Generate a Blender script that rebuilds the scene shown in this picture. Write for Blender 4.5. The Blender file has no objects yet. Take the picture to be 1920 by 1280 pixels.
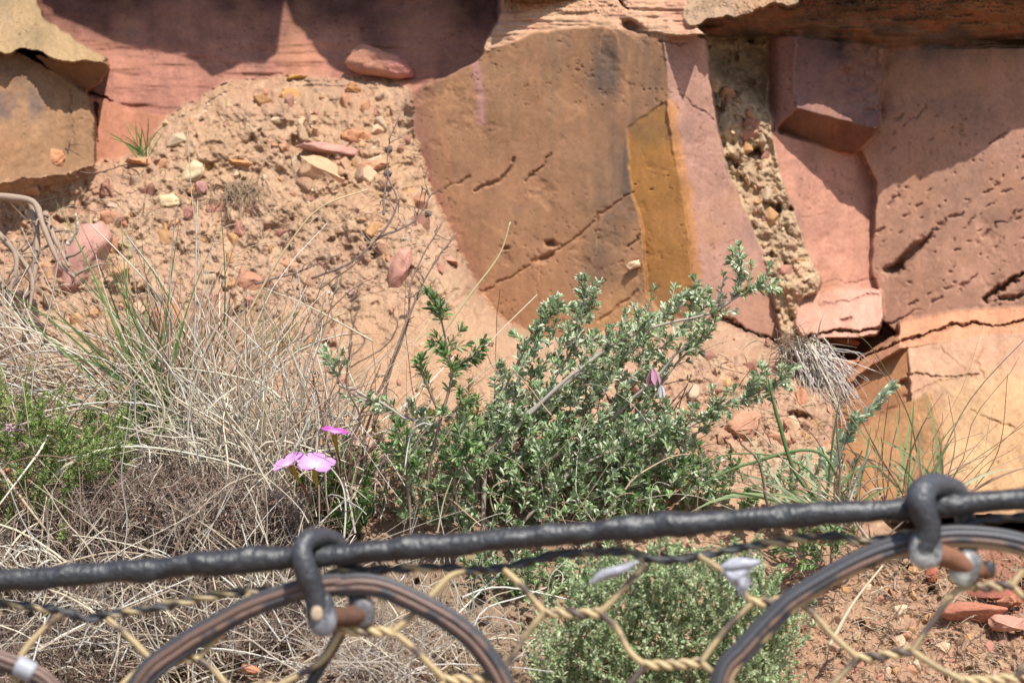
import bpy, math, random
import numpy as np

# ------------------------------------------------------------------ camera, world, sun
scene = bpy.context.scene
C = scene.collection
LENS, CZ = 85.0, 1.6
K = 36.0 / LENS / 1920.0                       # metres per photo pixel at one metre
cam_d = bpy.data.cameras.new('camera'); cam = bpy.data.objects.new('camera', cam_d); C.objects.link(cam)
cam.location = (0, 0, CZ); cam.rotation_euler = (math.radians(90), 0, 0)
cam_d.lens = LENS; cam_d.sensor_width = 36; cam_d.clip_start = 0.05; cam_d.clip_end = 2000
cam_d.dof.use_dof = True; cam_d.dof.focus_distance = 2.85; cam_d.dof.aperture_fstop = 7.5
scene.camera = cam
SUN_AZ, SUN_EL = math.radians(24), math.radians(56)     # to the right of straight behind the camera
S = np.array([math.sin(SUN_AZ)*math.cos(SUN_EL), -math.cos(SUN_AZ)*math.cos(SUN_EL), math.sin(SUN_EL)])
w = bpy.data.worlds.new('World'); scene.world = w; w.use_nodes = True
wn = w.node_tree.nodes; bg = wn['Background']
sky = wn.new('ShaderNodeTexSky'); sky.sky_type = 'NISHITA'; sky.sun_disc = False
sky.sun_elevation = SUN_EL; sky.sun_rotation = math.pi - SUN_AZ
w.node_tree.links.new(sky.outputs[0], bg.inputs[0]); bg.inputs[1].default_value = 0.13
sl = bpy.data.lights.new('sun', 'SUN'); sl.energy = 4.5; sl.angle = math.radians(0.55); sl.color = (1, 0.955, 0.88)
so = bpy.data.objects.new('sun', sl); C.objects.link(so); so.location = (2, -3, 8)
from mathutils import Vector
so.rotation_euler = Vector(S).to_track_quat('Z', 'Y').to_euler()
vs = scene.view_settings; vs.view_transform = 'Standard'; vs.look = 'None'; vs.exposure = 0.66; vs.gamma = 1
try: vs.use_curve_mapping = False
except Exception: pass

rng = np.random.default_rng(7); random.seed(7)
def P(u, v, d):
    u = np.asarray(u, float); v = np.asarray(v, float); d = np.asarray(d, float)
    return np.stack([d*(u-960)*K + 0*v, d + 0*u + 0*v, CZ + d*(640-v)*K + 0*u], -1)
DS = 0.06                                       # the light is warm, so surfaces are a little greyer than they look
def lin(c):
    c = np.asarray(c, float)/255.0
    c = np.where(c <= 0.04045, c/12.92, ((c+0.055)/1.055)**2.4); g = (c*[.3, .55, .15]).sum(-1, keepdims=True)
    return c*(1-DS)+g*DS
AK = 0.66                                       # picture value to surface albedo

# ------------------------------------------------------------------ noise and raster helpers
def vnoise(x, y, seed):
    xi = np.floor(x).astype(np.int64); yi = np.floor(y).astype(np.int64); fx = x-xi; fy = y-yi
    def h(a, b):
        n = (a*374761393 + b*668265263 + seed*974711) & 0xffffffff
        n = ((n ^ (n >> 13))*1274126177) & 0xffffffff
        return ((n ^ (n >> 16)) & 0xffff)/65535.0
    sx = fx*fx*(3-2*fx); sy = fy*fy*(3-2*fy)
    return (h(xi, yi)*(1-sx)+h(xi+1, yi)*sx)*(1-sy) + (h(xi, yi+1)*(1-sx)+h(xi+1, yi+1)*sx)*sy
def fbm(x, y, s, o=4, seed=0, sy=None, rough=0.5, ridge=False):
    sy = sy or s; t = 0*x; a = 1.0; n = 0
    for i in range(o):
        k = vnoise(x/s*2**i+13.7*i, y/sy*2**i+7.1*i, seed+i*17)
        k = 1-abs(2*k-1) if ridge else k
        t = t + a*k; n += a; a *= rough
    return t/n*2-1
ST = 2.0
us = np.arange(-280, 2200, ST); vv = np.arange(-320, 1560, ST)
U, V = np.meshgrid(us, vv); H, W = U.shape
WU = U + 7*fbm(U, V, 60, 5, 1, rough=.62); WV = V + 7*fbm(U, V, 60, 5, 50, rough=.62)
WU += 3.2*fbm(U, V, 11, 3, 21); WV += 3.2*fbm(U, V, 11, 3, 22)
def blur(a, r):
    r = int(round(r/ST))
    if r < 1: return a
    for ax in (0, 1):
        for _ in range(2):
            p = np.concatenate([np.repeat(np.take(a, [0], ax), r+1, ax), a, np.repeat(np.take(a, [-1], ax), r, ax)], ax)
            c = np.cumsum(p, ax); n = a.shape[ax]
            a = (np.take(c, range(2*r+1, 2*r+1+n), ax) - np.take(c, range(0, n), ax))/(2*r+1)
    return a
def poly(pts, soft=0, warp=1.0):
    x = U + (WU-U)*warp; y = V + (WV-V)*warp; m = np.zeros(U.shape, bool)
    for (x0, y0), (x1, y1) in zip(pts, pts[1:]+pts[:1]):
        if y0 == y1: continue
        c = ((y0 > y) != (y1 > y)) & (x < (x1-x0)*(y-y0)/(y1-y0)+x0); m ^= c
    return blur(m.astype(float), soft)
def plane(p3):
    A = np.array([[u, v, 1] for u, v, d in p3], float); b = np.array([1/d for u, v, d in p3])
    k = np.linalg.solve(A, b); return 1/np.clip(k[0]*U+k[1]*V+k[2], 0.2, 0.5)
def line_dist(pts, warp=1.0):
    x = U + (WU-U)*warp; y = V + (WV-V)*warp; best = np.full(U.shape, 1e9)
    for (x0, y0), (x1, y1) in zip(pts, pts[1:]):
        dx, dy = x1-x0, y1-y0; t = np.clip(((x-x0)*dx+(y-y0)*dy)/(dx*dx+dy*dy+1e-9), 0, 1)
        best = np.minimum(best, np.hypot(x-x0-t*dx, y-y0-t*dy))
    return best

# ------------------------------------------------------------------ cliff: facets with their own planes
NR = fbm(U, V, 120, 4, 77); D = np.full(U.shape, 3.5); COL = np.ones(U.shape+(3,))*lin((170, 118, 98)); RG = np.full(U.shape, 0.004)
def paint(m, c, k=1.0):
    global COL
    COL = COL*(1-(m*k)[..., None]) + lin(c)*(m*k)[..., None]
def facet(pts, p3, c, rough=0.003, soft=2, warp=1.0):
    global D, RG
    m = np.clip((blur(poly(pts, 0, warp), 4)-.12)*4, 0, 1); m = blur(m, soft-2) if soft > 3 else m; D = D*(1-m)+plane(p3)*m
    for q in MS: q *= 1-m
    MS.append(m); RG = RG*(1-m)+rough*m; paint(m, c); return m
BIG = 2600; MS = []
# recess wall at upper left
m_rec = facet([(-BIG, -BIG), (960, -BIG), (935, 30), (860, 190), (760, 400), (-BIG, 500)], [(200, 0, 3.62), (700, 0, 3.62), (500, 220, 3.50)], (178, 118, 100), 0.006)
facet([(165, 180), (240, 205), (340, 225), (300, 300), (170, 330)], [(170, 200, 3.47), (330, 220, 3.50), (200, 300, 3.44)], (186, 122, 94), 0.003)
# right big slab, valley on its left
m_right = facet([(1655, 40), (BIG, 30), (BIG, 640), (1920, 598), (1690, 632), (1645, 590), (1628, 440), (1600, 290), (1640, 240)], [(1620, 300, 3.485), (1920, 300, 3.405), (1650, 600, 3.45)], (184, 136, 112), 0.002)
# lower pink slab left of the valley
facet([(1438, 225), (1610, 285), (1640, 345), (1632, 520), (1650, 560), (1500, 580), (1455, 420)], [(1450, 260, 3.41), (1615, 340, 3.50), (1560, 540, 3.42)], (202, 142, 120), 0.004)
# protruding pink block with its shaded underside
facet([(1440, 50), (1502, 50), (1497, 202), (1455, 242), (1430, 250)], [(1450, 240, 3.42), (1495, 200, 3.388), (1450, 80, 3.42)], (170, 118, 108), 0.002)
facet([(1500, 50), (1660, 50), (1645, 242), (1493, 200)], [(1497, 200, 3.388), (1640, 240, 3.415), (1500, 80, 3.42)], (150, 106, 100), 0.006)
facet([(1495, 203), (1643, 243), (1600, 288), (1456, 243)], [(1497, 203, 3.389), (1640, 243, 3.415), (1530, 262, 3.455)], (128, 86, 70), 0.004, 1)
# seam of packed earth between slabs
m_seam = facet([(1318, 60), (1440, 60), (1436, 200), (1462, 330), (1500, 440), (1535, 520), (1530, 560), (1500, 640), (1440, 640), (1425, 560), (1405, 470), (1385, 400), (1360, 320), (1340, 230)], [(1380, 60, 3.44), (1440, 560, 3.372), (1520, 560, 3.370)], (200, 168, 134), 0.004, 3)
cav = poly([(1322, 50), (1440, 50), (1442, 215), (1380, 150), (1345, 140)], 10); D += 0.06*cav
# middle pink slab right of the golden one
m_mid = facet([(1238, 50), (1322, 72), (1338, 225), (1362, 325), (1398, 405), (1428, 475), (1462, 645), (1440, 660), (1300, 660), (1296, 560), (1250, 200)], [(1250, 60, 3.286), (1330, 200, 3.325), (1320, 540, 3.305)], (192, 142, 124), 0.0025)
# golden slab and its lit edge
m_gold = facet([(1172, 236), (1256, 188), (1275, 330), (1312, 545), (1330, 640), (1212, 640), (1196, 420), (1172, 310)], [(1180, 300, 3.309), (1260, 200, 3.284), (1300, 540, 3.285)], (168, 120, 88), 0.0015)
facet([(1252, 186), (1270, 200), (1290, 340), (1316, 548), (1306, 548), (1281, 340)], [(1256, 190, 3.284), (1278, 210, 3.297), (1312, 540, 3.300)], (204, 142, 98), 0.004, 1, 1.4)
# big brown slab
m_brown = facet([(768, 185), (800, 160), (905, 112), (912, 92), (1000, 62), (1110, 48), (1240, 58), (1252, 186), (1172, 236), (1172, 310), (1196, 420), (1214, 560), (1260, 620), (900, 700), (900, 560), (850, 460), (830, 400), (782, 280)], [(790, 300, 3.43), (1230, 200, 3.29), (1150, 540, 3.31)], (180, 130, 94), 0.0018)
# sandy lit rim over the brown slab
m_rim = facet([(935, -BIG), (1290, -BIG), (1330, 62), (1240, 60), (1110, 46), (1000, 58), (905, 96), (925, 60), (945, 20)], [(950, 60, 3.395), (1250, 60, 3.280), (1100, -40, 3.40)], (218, 172, 138), 0.010); D = np.where((m_rim > .5) & (V < 0), np.minimum(D, 3.375+.02*NR), D)
# ledge at upper right, its underside sloping back
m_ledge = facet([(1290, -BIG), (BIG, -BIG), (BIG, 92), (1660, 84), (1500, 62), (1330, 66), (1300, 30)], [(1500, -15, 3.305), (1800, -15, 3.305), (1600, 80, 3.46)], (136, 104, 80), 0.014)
top = poly([(1290, -BIG), (BIG, -BIG), (BIG, -14), (1290, -16)], 2); D = D*(1-top) + plane([(1500, -15, 3.305), (1800, -15, 3.305), (1600, -140, 3.42)])*top
facet([(1285, -70), (1480, -70), (1500, 6), (1440, 14), (1380, 30), (1330, 36), (1292, 44)], [(1300, 30, 3.275), (1470, 10, 3.29), (1380, -40, 3.35)], (170, 138, 110), 0.016, 2, 2)
# small pink block at the foot, rubble beside it
facet([(1500, 560), (1560, 545), (1652, 548), (1650, 600), (1640, 628), (1505, 635), (1492, 600)], [(1500, 560, 3.38), (1650, 560, 3.36), (1560, 640, 3.30)], (216, 158, 138), 0.004)
# lower right block: shaded left face, lit top right face, yellow base
facet([(1690, 640), (1780, 600), (1920, 585), (BIG, 560), (BIG, 1010), (1780, 960), (1740, 900), (1700, 760)], [(1700, 640, 3.10), (1920, 630, 3.10), (1800, 900, 2.93)], (200, 150, 120), 0.010)
facet([(1572, 712), (1696, 636), (1706, 775), (1640, 800), (1576, 850)], [(1580, 720, 3.15), (1700, 640, 3.10), (1690, 770, 3.05)], (196, 134, 90), 0.002)
facet([(1568, 704), (1688, 626), (1702, 642), (1580, 724)], [(1580, 716, 3.142), (1690, 636, 3.092), (1640, 640, 3.16)], (206, 140, 104), 0.006)
facet([(1684, 606), (1800, 585), (BIG, 550), (BIG, 600), (1850, 625), (1690, 650)], [(1700, 600, 3.14), (1900, 590, 3.14), (1700, 645, 3.094)], (214, 146, 108), 0.008)
facet([(1578, 830), (1640, 790), (1742, 735), (1770, 840), (1760, 930), (1600, 960)], [(1590, 850, 3.05), (1745, 760, 3.0), (1740, 930, 2.94)], (204, 148, 98), 0.003)
# overhanging boulder at the upper left, dark underside, grey stained face
facet([(-BIG, 70), (30, 100), (130, 150), (160, 168), (176, 240), (172, 420), (-BIG, 460)], [(0, 120, 3.325), (160, 180, 3.37), (60, 320, 3.29)], (162, 120, 86), 0.007)
b1 = facet([(-BIG, -BIG), (60, -40), (64, 0), (78, 36), (130, 68), (207, 118), (190, 128), (120, 124), (75, 100), (30, 98), (-BIG, 70)], [(0, 60, 3.335), (190, 118, 3.33), (40, 0, 3.44)], (172, 140, 100), 0.022, 2, 2)
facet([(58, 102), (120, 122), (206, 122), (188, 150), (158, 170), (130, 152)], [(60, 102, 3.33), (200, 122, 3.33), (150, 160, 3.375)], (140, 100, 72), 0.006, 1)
# stains, colour patches, and shade painted into the recess top
paint(np.clip(blur(poly([(1172, 236), (1254, 190), (1262, 240), (1288, 400), (1306, 560), (1212, 570), (1196, 420), (1172, 310)]), 13)*1.7-.35+.75*fbm(U, V, 34, 5, 88, rough=.6, sy=60), 0, 1), (184, 124, 56), .9)
vs_ = fbm(U, V, 26, 4, 90, sy=160)
paint(np.clip(poly([(1108, 48), (1240, 55), (1215, 330), (1175, 480), (1160, 560), (1095, 560), (1120, 350)], 26)*(0.75+vs_*1.2), 0, 1)*m_brown, (84, 76, 74), 0.85)
paint(np.clip(poly([(945, 90), (1110, 50), (1130, 330), (1000, 240)], 50)*(0.4+vs_*1.4), 0, 1)*m_brown, (146, 118, 92), 0.7)
paint(np.clip(poly([(1120, 360), (1200, 360), (1170, 620), (1040, 620), (1080, 480)], 30)*(0.5+vs_), 0, 1)*m_brown, (166, 128, 98), 0.7)
paint(np.exp(-(line_dist([(893, 120), (902, 170), (904, 228)], .6)/7)**2)*m_brown, (206, 148, 142), 0.9)
paint(np.exp(-(line_dist([(812, 170), (826, 250), (846, 320)], .6)/4)**2)*m_brown, (205, 140, 102), 0.8)
paint(np.exp(-(line_dist([(775, 190), (790, 300), (835, 420), (880, 540)], .6)/26)**2)*m_brown, (178, 118, 98), 0.8)
paint(np.clip(fbm(U, V, 120, 4, 130)*1.6, 0, 1)*m_brown, (188, 134, 98), 0.6)
vein = np.clip(1-abs(fbm(U, V, 90, 3, 70))*26, 0, 1)*np.clip(fbm(U, V, 150, 2, 75)*3, 0, 1)
paint(vein*m_brown, (216, 158, 110), 0.45)
paint(np.exp(-(line_dist([(1078, 160), (1040, 175), (1060, 200), (1090, 210), (1062, 232)], 1)/3)**2)*m_brown, (214, 158, 112), 0.5)
paint(np.clip(fbm(U, V, 30, 4, 140, sy=120)*2, 0, 1)*m_gold, (156, 120, 64), 0.6)
paint(np.clip(poly([(1245, 90), (1290, 80), (1280, 180), (1262, 200)], 14)*(.6+vs_), 0, 1), (100, 84, 86), 0.7)
paint(np.clip(poly([(1400, 300), (1470, 310), (1500, 420), (1440, 520), (1410, 420)], 16)*(fbm(U, V, 40, 3, 55)+.2)*2, 0, 1)*(1-m_seam), (120, 106, 108), 0.7)
paint(np.clip(fbm(U, V, 160, 4, 145)*1.4, 0, 1)*m_right, (190, 136, 116), 0.7)
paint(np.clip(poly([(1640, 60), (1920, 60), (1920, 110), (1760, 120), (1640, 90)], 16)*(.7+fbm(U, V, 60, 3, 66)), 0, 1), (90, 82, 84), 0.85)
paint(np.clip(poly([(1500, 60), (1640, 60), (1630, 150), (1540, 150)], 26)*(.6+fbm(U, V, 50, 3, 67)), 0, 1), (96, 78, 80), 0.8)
paint(np.clip(poly([(-20, 120), (60, 150), (80, 200), (50, 225), (-20, 225)], 18)*(.8+fbm(U, V, 40, 3, 61)*1.6), 0, 1), (84, 78, 84), 0.9)
paint(np.clip(poly([(0, 0), (60, 0), (70, 60), (20, 80)], 22)*(.4+fbm(U, V, 40, 3, 68)*1.5), 0, 1), (128, 118, 106), 0.8)
paint(np.clip(fbm(U, V, 50, 4, 31)*1.8, 0, 1)*b1, (176, 142, 102), 0.7)
paint(np.clip(fbm(U, V, 80, 4, 33)*1.6, 0, 1)*m_rim, (200, 138, 112), 0.8)
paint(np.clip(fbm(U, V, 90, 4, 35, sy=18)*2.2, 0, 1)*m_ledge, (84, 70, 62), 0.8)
paint(np.clip(fbm(U, V, 70, 4, 36, sy=14)*2.2-.3, 0, 1)*m_ledge, (170, 96, 62), 0.7)

paint(np.clip(fbm(U, V, 120, 4, 37)*1.6, 0, 1)*m_rec, (196, 128, 104), 0.8); paint(np.clip((90-WV)/110+fbm(U, V, 90, 4, 39)*.8, 0, 1)*m_rec, (78, 48, 42), .9)  # dark brown at the recess top: the overhang's shade deepened in the colour
yel = poly([(1752, 800), (1740, 720), (1800, 700), (2000, 700), (2100, 1000), (1780, 960)], 26); paint(yel*(.8+.2*fbm(U, V, 50, 3, 38)), (206, 162, 110), 0.85)
paint(poly([(1175, 520), (1120, 560), (1090, 620), (1180, 640), (1240, 560)], 14), (206, 152, 98), 0.6)

# cracks really cut into the rock
NF1 = fbm(U, V, 34, 3, 5); NF2 = fbm(U, V, 22, 3, 6); NF3 = fbm(U, V, 9, 2, 5)
def crack(pts, wd, dep, c=None, brk=0.0, warp=1.6, k=0.8):
    global D
    wd = wd*.6*np.clip(1+1.1*np.roll(NF1, int(pts[0][0]*7+pts[0][1]*3) % 997, 1), .15, 2); dep = dep*(.26 if dep < .03 else .5); k = k*.5
    g = np.exp(-(line_dist(pts, warp)/(wd+.3))**2)
    if brk: g *= np.clip((np.roll(NF2, int(pts[0][0]*5) % 991, 1)+.25-brk)*5, 0, 1)
    D = D + g*dep
    if c is not None: paint(g, c, k)
    return g
crack([(888, 358), (925, 345), (948, 322), (965, 298)], 3.2, .02, (110, 66, 44), .0)
crack([(985, 342), (1010, 318), (1028, 292)], 3, .016, (110, 66, 44), .0)
crack([(836, 350), (870, 338), (884, 330)], 2.6, .012, (150, 90, 60), .1)
crack([(905, 545), (960, 515), (1040, 470), (1130, 400), (1185, 362)], 3.4, .014, (196, 118, 62), .0)
crack([(1010, 490), (1035, 470), (1040, 455)], 5, .02, (110, 66, 44), .1)
crack([(1125, 540), (1150, 510), (1165, 485), (1190, 440)], 2.6, .02, (110, 70, 48), .1)
crack([(1120, 600), (1160, 575), (1200, 545)], 4, .012, (204, 130, 70), .0)
crack([(1010, 500), (1008, 570)], 2.4, .006, (206, 140, 96))
crack([(1278, 180), (1300, 200), (1345, 235)], 2.2, .012, (100, 76, 74))
crack([(1332, 590), (1400, 622), (1462, 645)], 4, .05, (90, 56, 40))
crack([(133, 170), (138, 280)], 2, .01, (110, 80, 64)); crack([(176, 190), (176, 290)], 3, .03, (90, 60, 50))
crack([(160, 172), (212, 188)], 3, .03, (80, 52, 44)); crack([(1238, 78), (1290, 78)], 2.6, .02, (130, 84, 74))
def hole(u, v, a, b, ang, dep, c=(80, 46, 34)):
    global D
    ca, sa = math.cos(ang), math.sin(ang); x = WU-u; y = WV-v
    q = ((x*ca+y*sa)/a)**2+((y*ca-x*sa)/b)**2; g = np.exp(-q**1.5*(1.1+NF3*.9)); D = D+g*dep*.4; paint(g, c, .4)
paint(np.clip(poly([(1560, 60), (1920, 60), (1920, 300), (1640, 560)], 30)*(fbm(U, V, 120, 4, 940, sy=50)+.1)*1.4, 0, 1), (146, 116, 104), .5)
hole(1034, 456, 10, 7, -.2, .03); hole(952, 462, 5, 3, 0, .015)
hole(1185, 50, 24, 9, .3, .08); hole(1700, 485, 40, 9, -.8, .05); hole(1682, 503, 20, 9, -.3, .04); hole(1735, 452, 20, 4, -.8, .03)
for a in ([(1640, 440), (1750, 370), (1800, 320)], [(1650, 400), (1700, 350)], [(1660, 610), (1760, 560), (1850, 500), (1925, 440)],
          [(1740, 440), (1830, 375), (1925, 300)], [(1800, 430), (1860, 380), (1925, 330)], [(1760, 500), (1850, 440), (1925, 385)],
          [(1840, 560), (1890, 530), (1935, 500)], [(1840, 565), (1900, 552), (1940, 540)], [(1700, 575), (1780, 530)], [(1690, 235), (1740, 185)], [(1640, 250), (1700, 205), (1720, 190)], [(1810, 300), (1900, 240)]):
    crack(a, 3.0, .018, (128, 74, 54), .12, 2.0)
crack([(1845, 562), (1890, 530), (1940, 498)], 6, .04, (110, 62, 44), .0, 2); crack([(1870, 563), (1905, 556), (1940, 545)], 5, .03, (110, 62, 44), .0, 2)
rs = np.random.default_rng(3)
for i in range(60):
    u0 = rs.uniform(1650, 1930); v0 = rs.uniform(180, 590); hole(u0, v0, rs.uniform(1.8, 6), rs.uniform(1.0, 2.2), -.65+rs.normal()*.5, .009, (140, 88, 70))
for i in range(6): hole(rs.uniform(1190, 1260), rs.uniform(230, 520), rs.uniform(1.5, 4), 1.2, -.4, .008)
crack([(1530, 530), (1600, 528), (1645, 525)], 2, .012, (130, 80, 64)); crack([(1500, 405), (1560, 398), (1600, 412)], 2, .008, (150, 96, 80), .1)
crack([(1520, 320), (1570, 360), (1610, 372)], 1.8, .008, (150, 96, 80), .1)
crack([(1505, 632), (1560, 620), (1645, 618)], 4, .05, (90, 56, 40)); crack([(1540, 568), (1650, 553)], 2.5, .02, (120, 80, 64)); hole(1585, 597, 13, 4, 0, .02)
crack([(1575, 712), (1630, 670), (1690, 640), (1790, 610), (1880, 612), (1930, 600)], 3.4, .035, (110, 62, 44), .0)
crack([(1700, 700), (1760, 705), (1830, 702)], 3, .02, (130, 76, 50)); hole(1695, 718, 13, 8, -.5, .03); crack([(1840, 655), (1825, 680), (1842, 705)], 2.5, .012, (160, 100, 80))
crack([(1690, 745), (1740, 722), (1790, 706)], 2.6, .012, (140, 84, 60), .0); crack([(1820, 772), (1860, 785), (1900, 800)], 2.4, .012, (170, 110, 70), .0)
crack([(1760, 650), (1790, 680), (1810, 695)], 2, .008, (170, 110, 84)); crack([(1590, 790), (1650, 775), (1690, 760)], 2.4, .01, (150, 90, 60), .1)
for k in range(4): crack([(930, 20+k*7-10), (1050, 5+k*7), (1180, 0+k*8)], 2.5, .012, (176, 116, 86), .0, 4)
for k in range(5): crack([(1300, -10+k*8), (1500, -14+k*9), (1700, -8+k*9), (1940, 8+k*9)], 3, .016, (96, 70, 54), .0, 4)
crack([(1180, 22), (1160, 0), (1150, -20)], 4, .04, (120, 80, 60))
# surface relief of rock
D += RG*(fbm(U, V, 90, 4, 200, rough=.5)*1.1 + fbm(U, V, 9, 3, 210)*0.15*(RG > .005)) + np.clip(fbm(U, V, 60, 5, 205, rough=.6)-.22, 0, 1)*.006*(RG < .005)
D += m_rec*0.008*fbm(U, V, 120, 4, 220, sy=16) + (m_rim*.014+m_ledge*.022)*fbm(U, V, 150, 5, 230, sy=14, rough=.6)
rough_blk = poly([(1560, 60), (1660, 60), (1650, 240), (1590, 230)], 10); D += rough_blk*.02*fbm(U, V, 30, 4, 233)
grain = fbm(U, V, 5, 2, 300)*.10 + fbm(U, V, 40, 4, 310)*.14 + fbm(U, V, 16, 3, 320, sy=60)*.07
COL *= (1+grain)[..., None]
# ------------------------------------------------------------------ soil slope in front of the cliff
soil_m = poly([(-BIG, 330), (0, 345), (110, 330), (180, 305), (260, 292), (310, 225), (345, 200), (430, 155), (520, 146), (640, 148), (735, 152), (768, 172), (776, 250), (812, 360), (850, 450), (892, 540), (940, 600),
                    (1040, 640), (1200, 610), (1335, 592), (1400, 625), (1470, 650), (1500, 640), (1570, 650), (1590, 700), (1575, 760), (1578, 850), (1600, 935), (1700, 960), (1800, 975), (BIG, 1000), (BIG, BIG), (-BIG, BIG)], 0, 1.5)
soil_hard = soil_m > 0.5
sm = blur(soil_m, 34); sm = np.clip(sm*1.9-.9, 0, 1)
sv = np.interp(V, [-400, 120, 300, 600, 900, 1280, 1600], [3.62, 3.52, 3.42, 3.20, 2.93, 2.60, 2.40])
sv += 0.05*fbm(U, V, 320, 3, 400) + 0.06*np.clip((U-1350)/600, 0, 1)*np.clip((V-600)/300, 0, 1)
lump = fbm(U, V, 48, 6, 410, rough=.62); fine = fbm(U, V, 15, 4, 420, rough=.65); rid = fbm(U, V, 40, 4, 430, ridge=True)
calm = poly([(640, 560), (900, 560), (980, 660), (960, 760), (640, 760)], 40)
upc = poly([(330, 170), (640, 150), (760, 180), (790, 420), (300, 440)], 40)
amp = 1-.75*calm
soil_d = sv + amp*(0.026*lump + 0.006*fine - 0.010*rid*upc)
De = D.copy()
for r_ in (60, 30, 10, 4):
    w_ = blur((~soil_hard).astype(float), r_); De = np.where(soil_hard & (w_ > .06), blur(D*(~soil_hard), r_)/np.maximum(w_, 1e-6), De)
D = np.where(soil_hard, De, D)
D = np.where(soil_hard, D*(1-sm)+soil_d*sm, D)
D += np.where(soil_hard, (1-sm)*0.012*fine, 0)
D += m_seam*(0.024*fbm(U, V, 36, 5, 440, rough=.65)-0.01) * (1-soil_m)
pit = np.clip(fbm(U, V, 26, 3, 450)-.35, 0, 1)*3
D += np.where(soil_hard, pit*.014*amp*sm, 0); D += m_seam*(1-soil_m)*pit*.03
SC = np.ones(U.shape+(3,))*lin((212, 172, 142))
def spaint(m, c, k=1.0):
    global SC
    SC = SC*(1-(m*k)[..., None]) + lin(c)*(m*k)[..., None]
spaint(np.clip(fbm(U, V, 160, 4, 500)*1.8, 0, 1), (208, 158, 128), .8)
spaint(np.clip(fbm(U, V, 60, 4, 510)*2, 0, 1), (190, 154, 126), .8)
spaint(np.clip(fbm(U, V, 14, 3, 520)*3-.5, 0, 1), (226, 190, 154), .7)
spaint(np.clip(fbm(U, V, 10, 3, 530)*3-.9, 0, 1), (140, 108, 90), .7)
spaint(calm, (214, 170, 132), .7); spaint(upc*np.clip(.6+fbm(U, V, 80, 3, 540), 0, 1), (212, 170, 130), .6)
spaint(poly([(-300, 960), (1050, 960), (1100, 1100), (900, 1600), (-300, 1600)], 70), (150, 128, 108), .7)
spaint(poly([(1400, 1020), (2300, 1010), (2300, 1600), (1400, 1600)], 50)*np.clip(.7+fbm(U, V, 90, 3, 550), 0, 1), (190, 148, 118), .7)
spaint(poly([(1780, 960), (2200, 960), (2200, 1180), (1850, 1160)], 40), (168, 96, 78), .6)
SC *= (1+fbm(U, V, 5, 2, 560)*.16)[..., None]
g_ = (COL*[.3, .55, .15]).sum(-1, keepdims=True); COL = (COL*.95+g_*.05)*1.0*np.array([.98, .985, .93]); COL *= (1+fbm(U, V, 70, 5, 900, rough=.6)*.22+fbm(U, V, 4.5, 2, 901)*.14+fbm(U, V, 14, 4, 903, sy=70)*.12)[..., None]
sp_ = np.clip(fbm(U, V, 6, 2, 911)*4-1.9, 0, 1)*np.clip(fbm(U, V, 90, 3, 912)*2+.5, 0, 1); COL *= (1-.4*sp_)[..., None]; D += sp_*.0015
wm = np.clip(fbm(U, V, 110, 5, 914, rough=.62)*2.2-.1, 0, 1)[..., None]; COL = COL*(1-.35*wm)+lin((196, 140, 96))*.35*wm
gm = np.clip(fbm(U, V, 80, 5, 916, rough=.65)*2.6-.5, 0, 1)[..., None]; COL = COL*(1-.3*gm)+lin((112, 92, 84))*.3*gm
smx = np.clip((blur(soil_hard.astype(float), 7)-.5)*2.4+.5+fbm(U, V, 12, 4, 905)*.9, 0, 1)[..., None]; COL = COL*(1-smx)+SC*.87*np.array([1, .98, .93])*smx
paint(m_seam*np.clip(fbm(U, V, 12, 3, 570)*2, 0, 1)*(~soil_hard), (164, 132, 102), .7)
COL = np.clip(COL, 0.004, 1)*AK
PT = P(U, V, D)
def depth(u, v):
    j = np.clip(((np.asarray(u)-us[0])/ST).astype(int), 0, W-1); i = np.clip(((np.asarray(v)-vv[0])/ST).astype(int), 0, H-1)
    return D[i, j]
Ds = blur(D, 30)
def sdepth(u, v):
    j = np.clip(((np.asarray(u)-us[0])/ST).astype(int), 0, W-1); i = np.clip(((np.asarray(v)-vv[0])/ST).astype(int), 0, H-1)
    return Ds[i, j]

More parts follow.
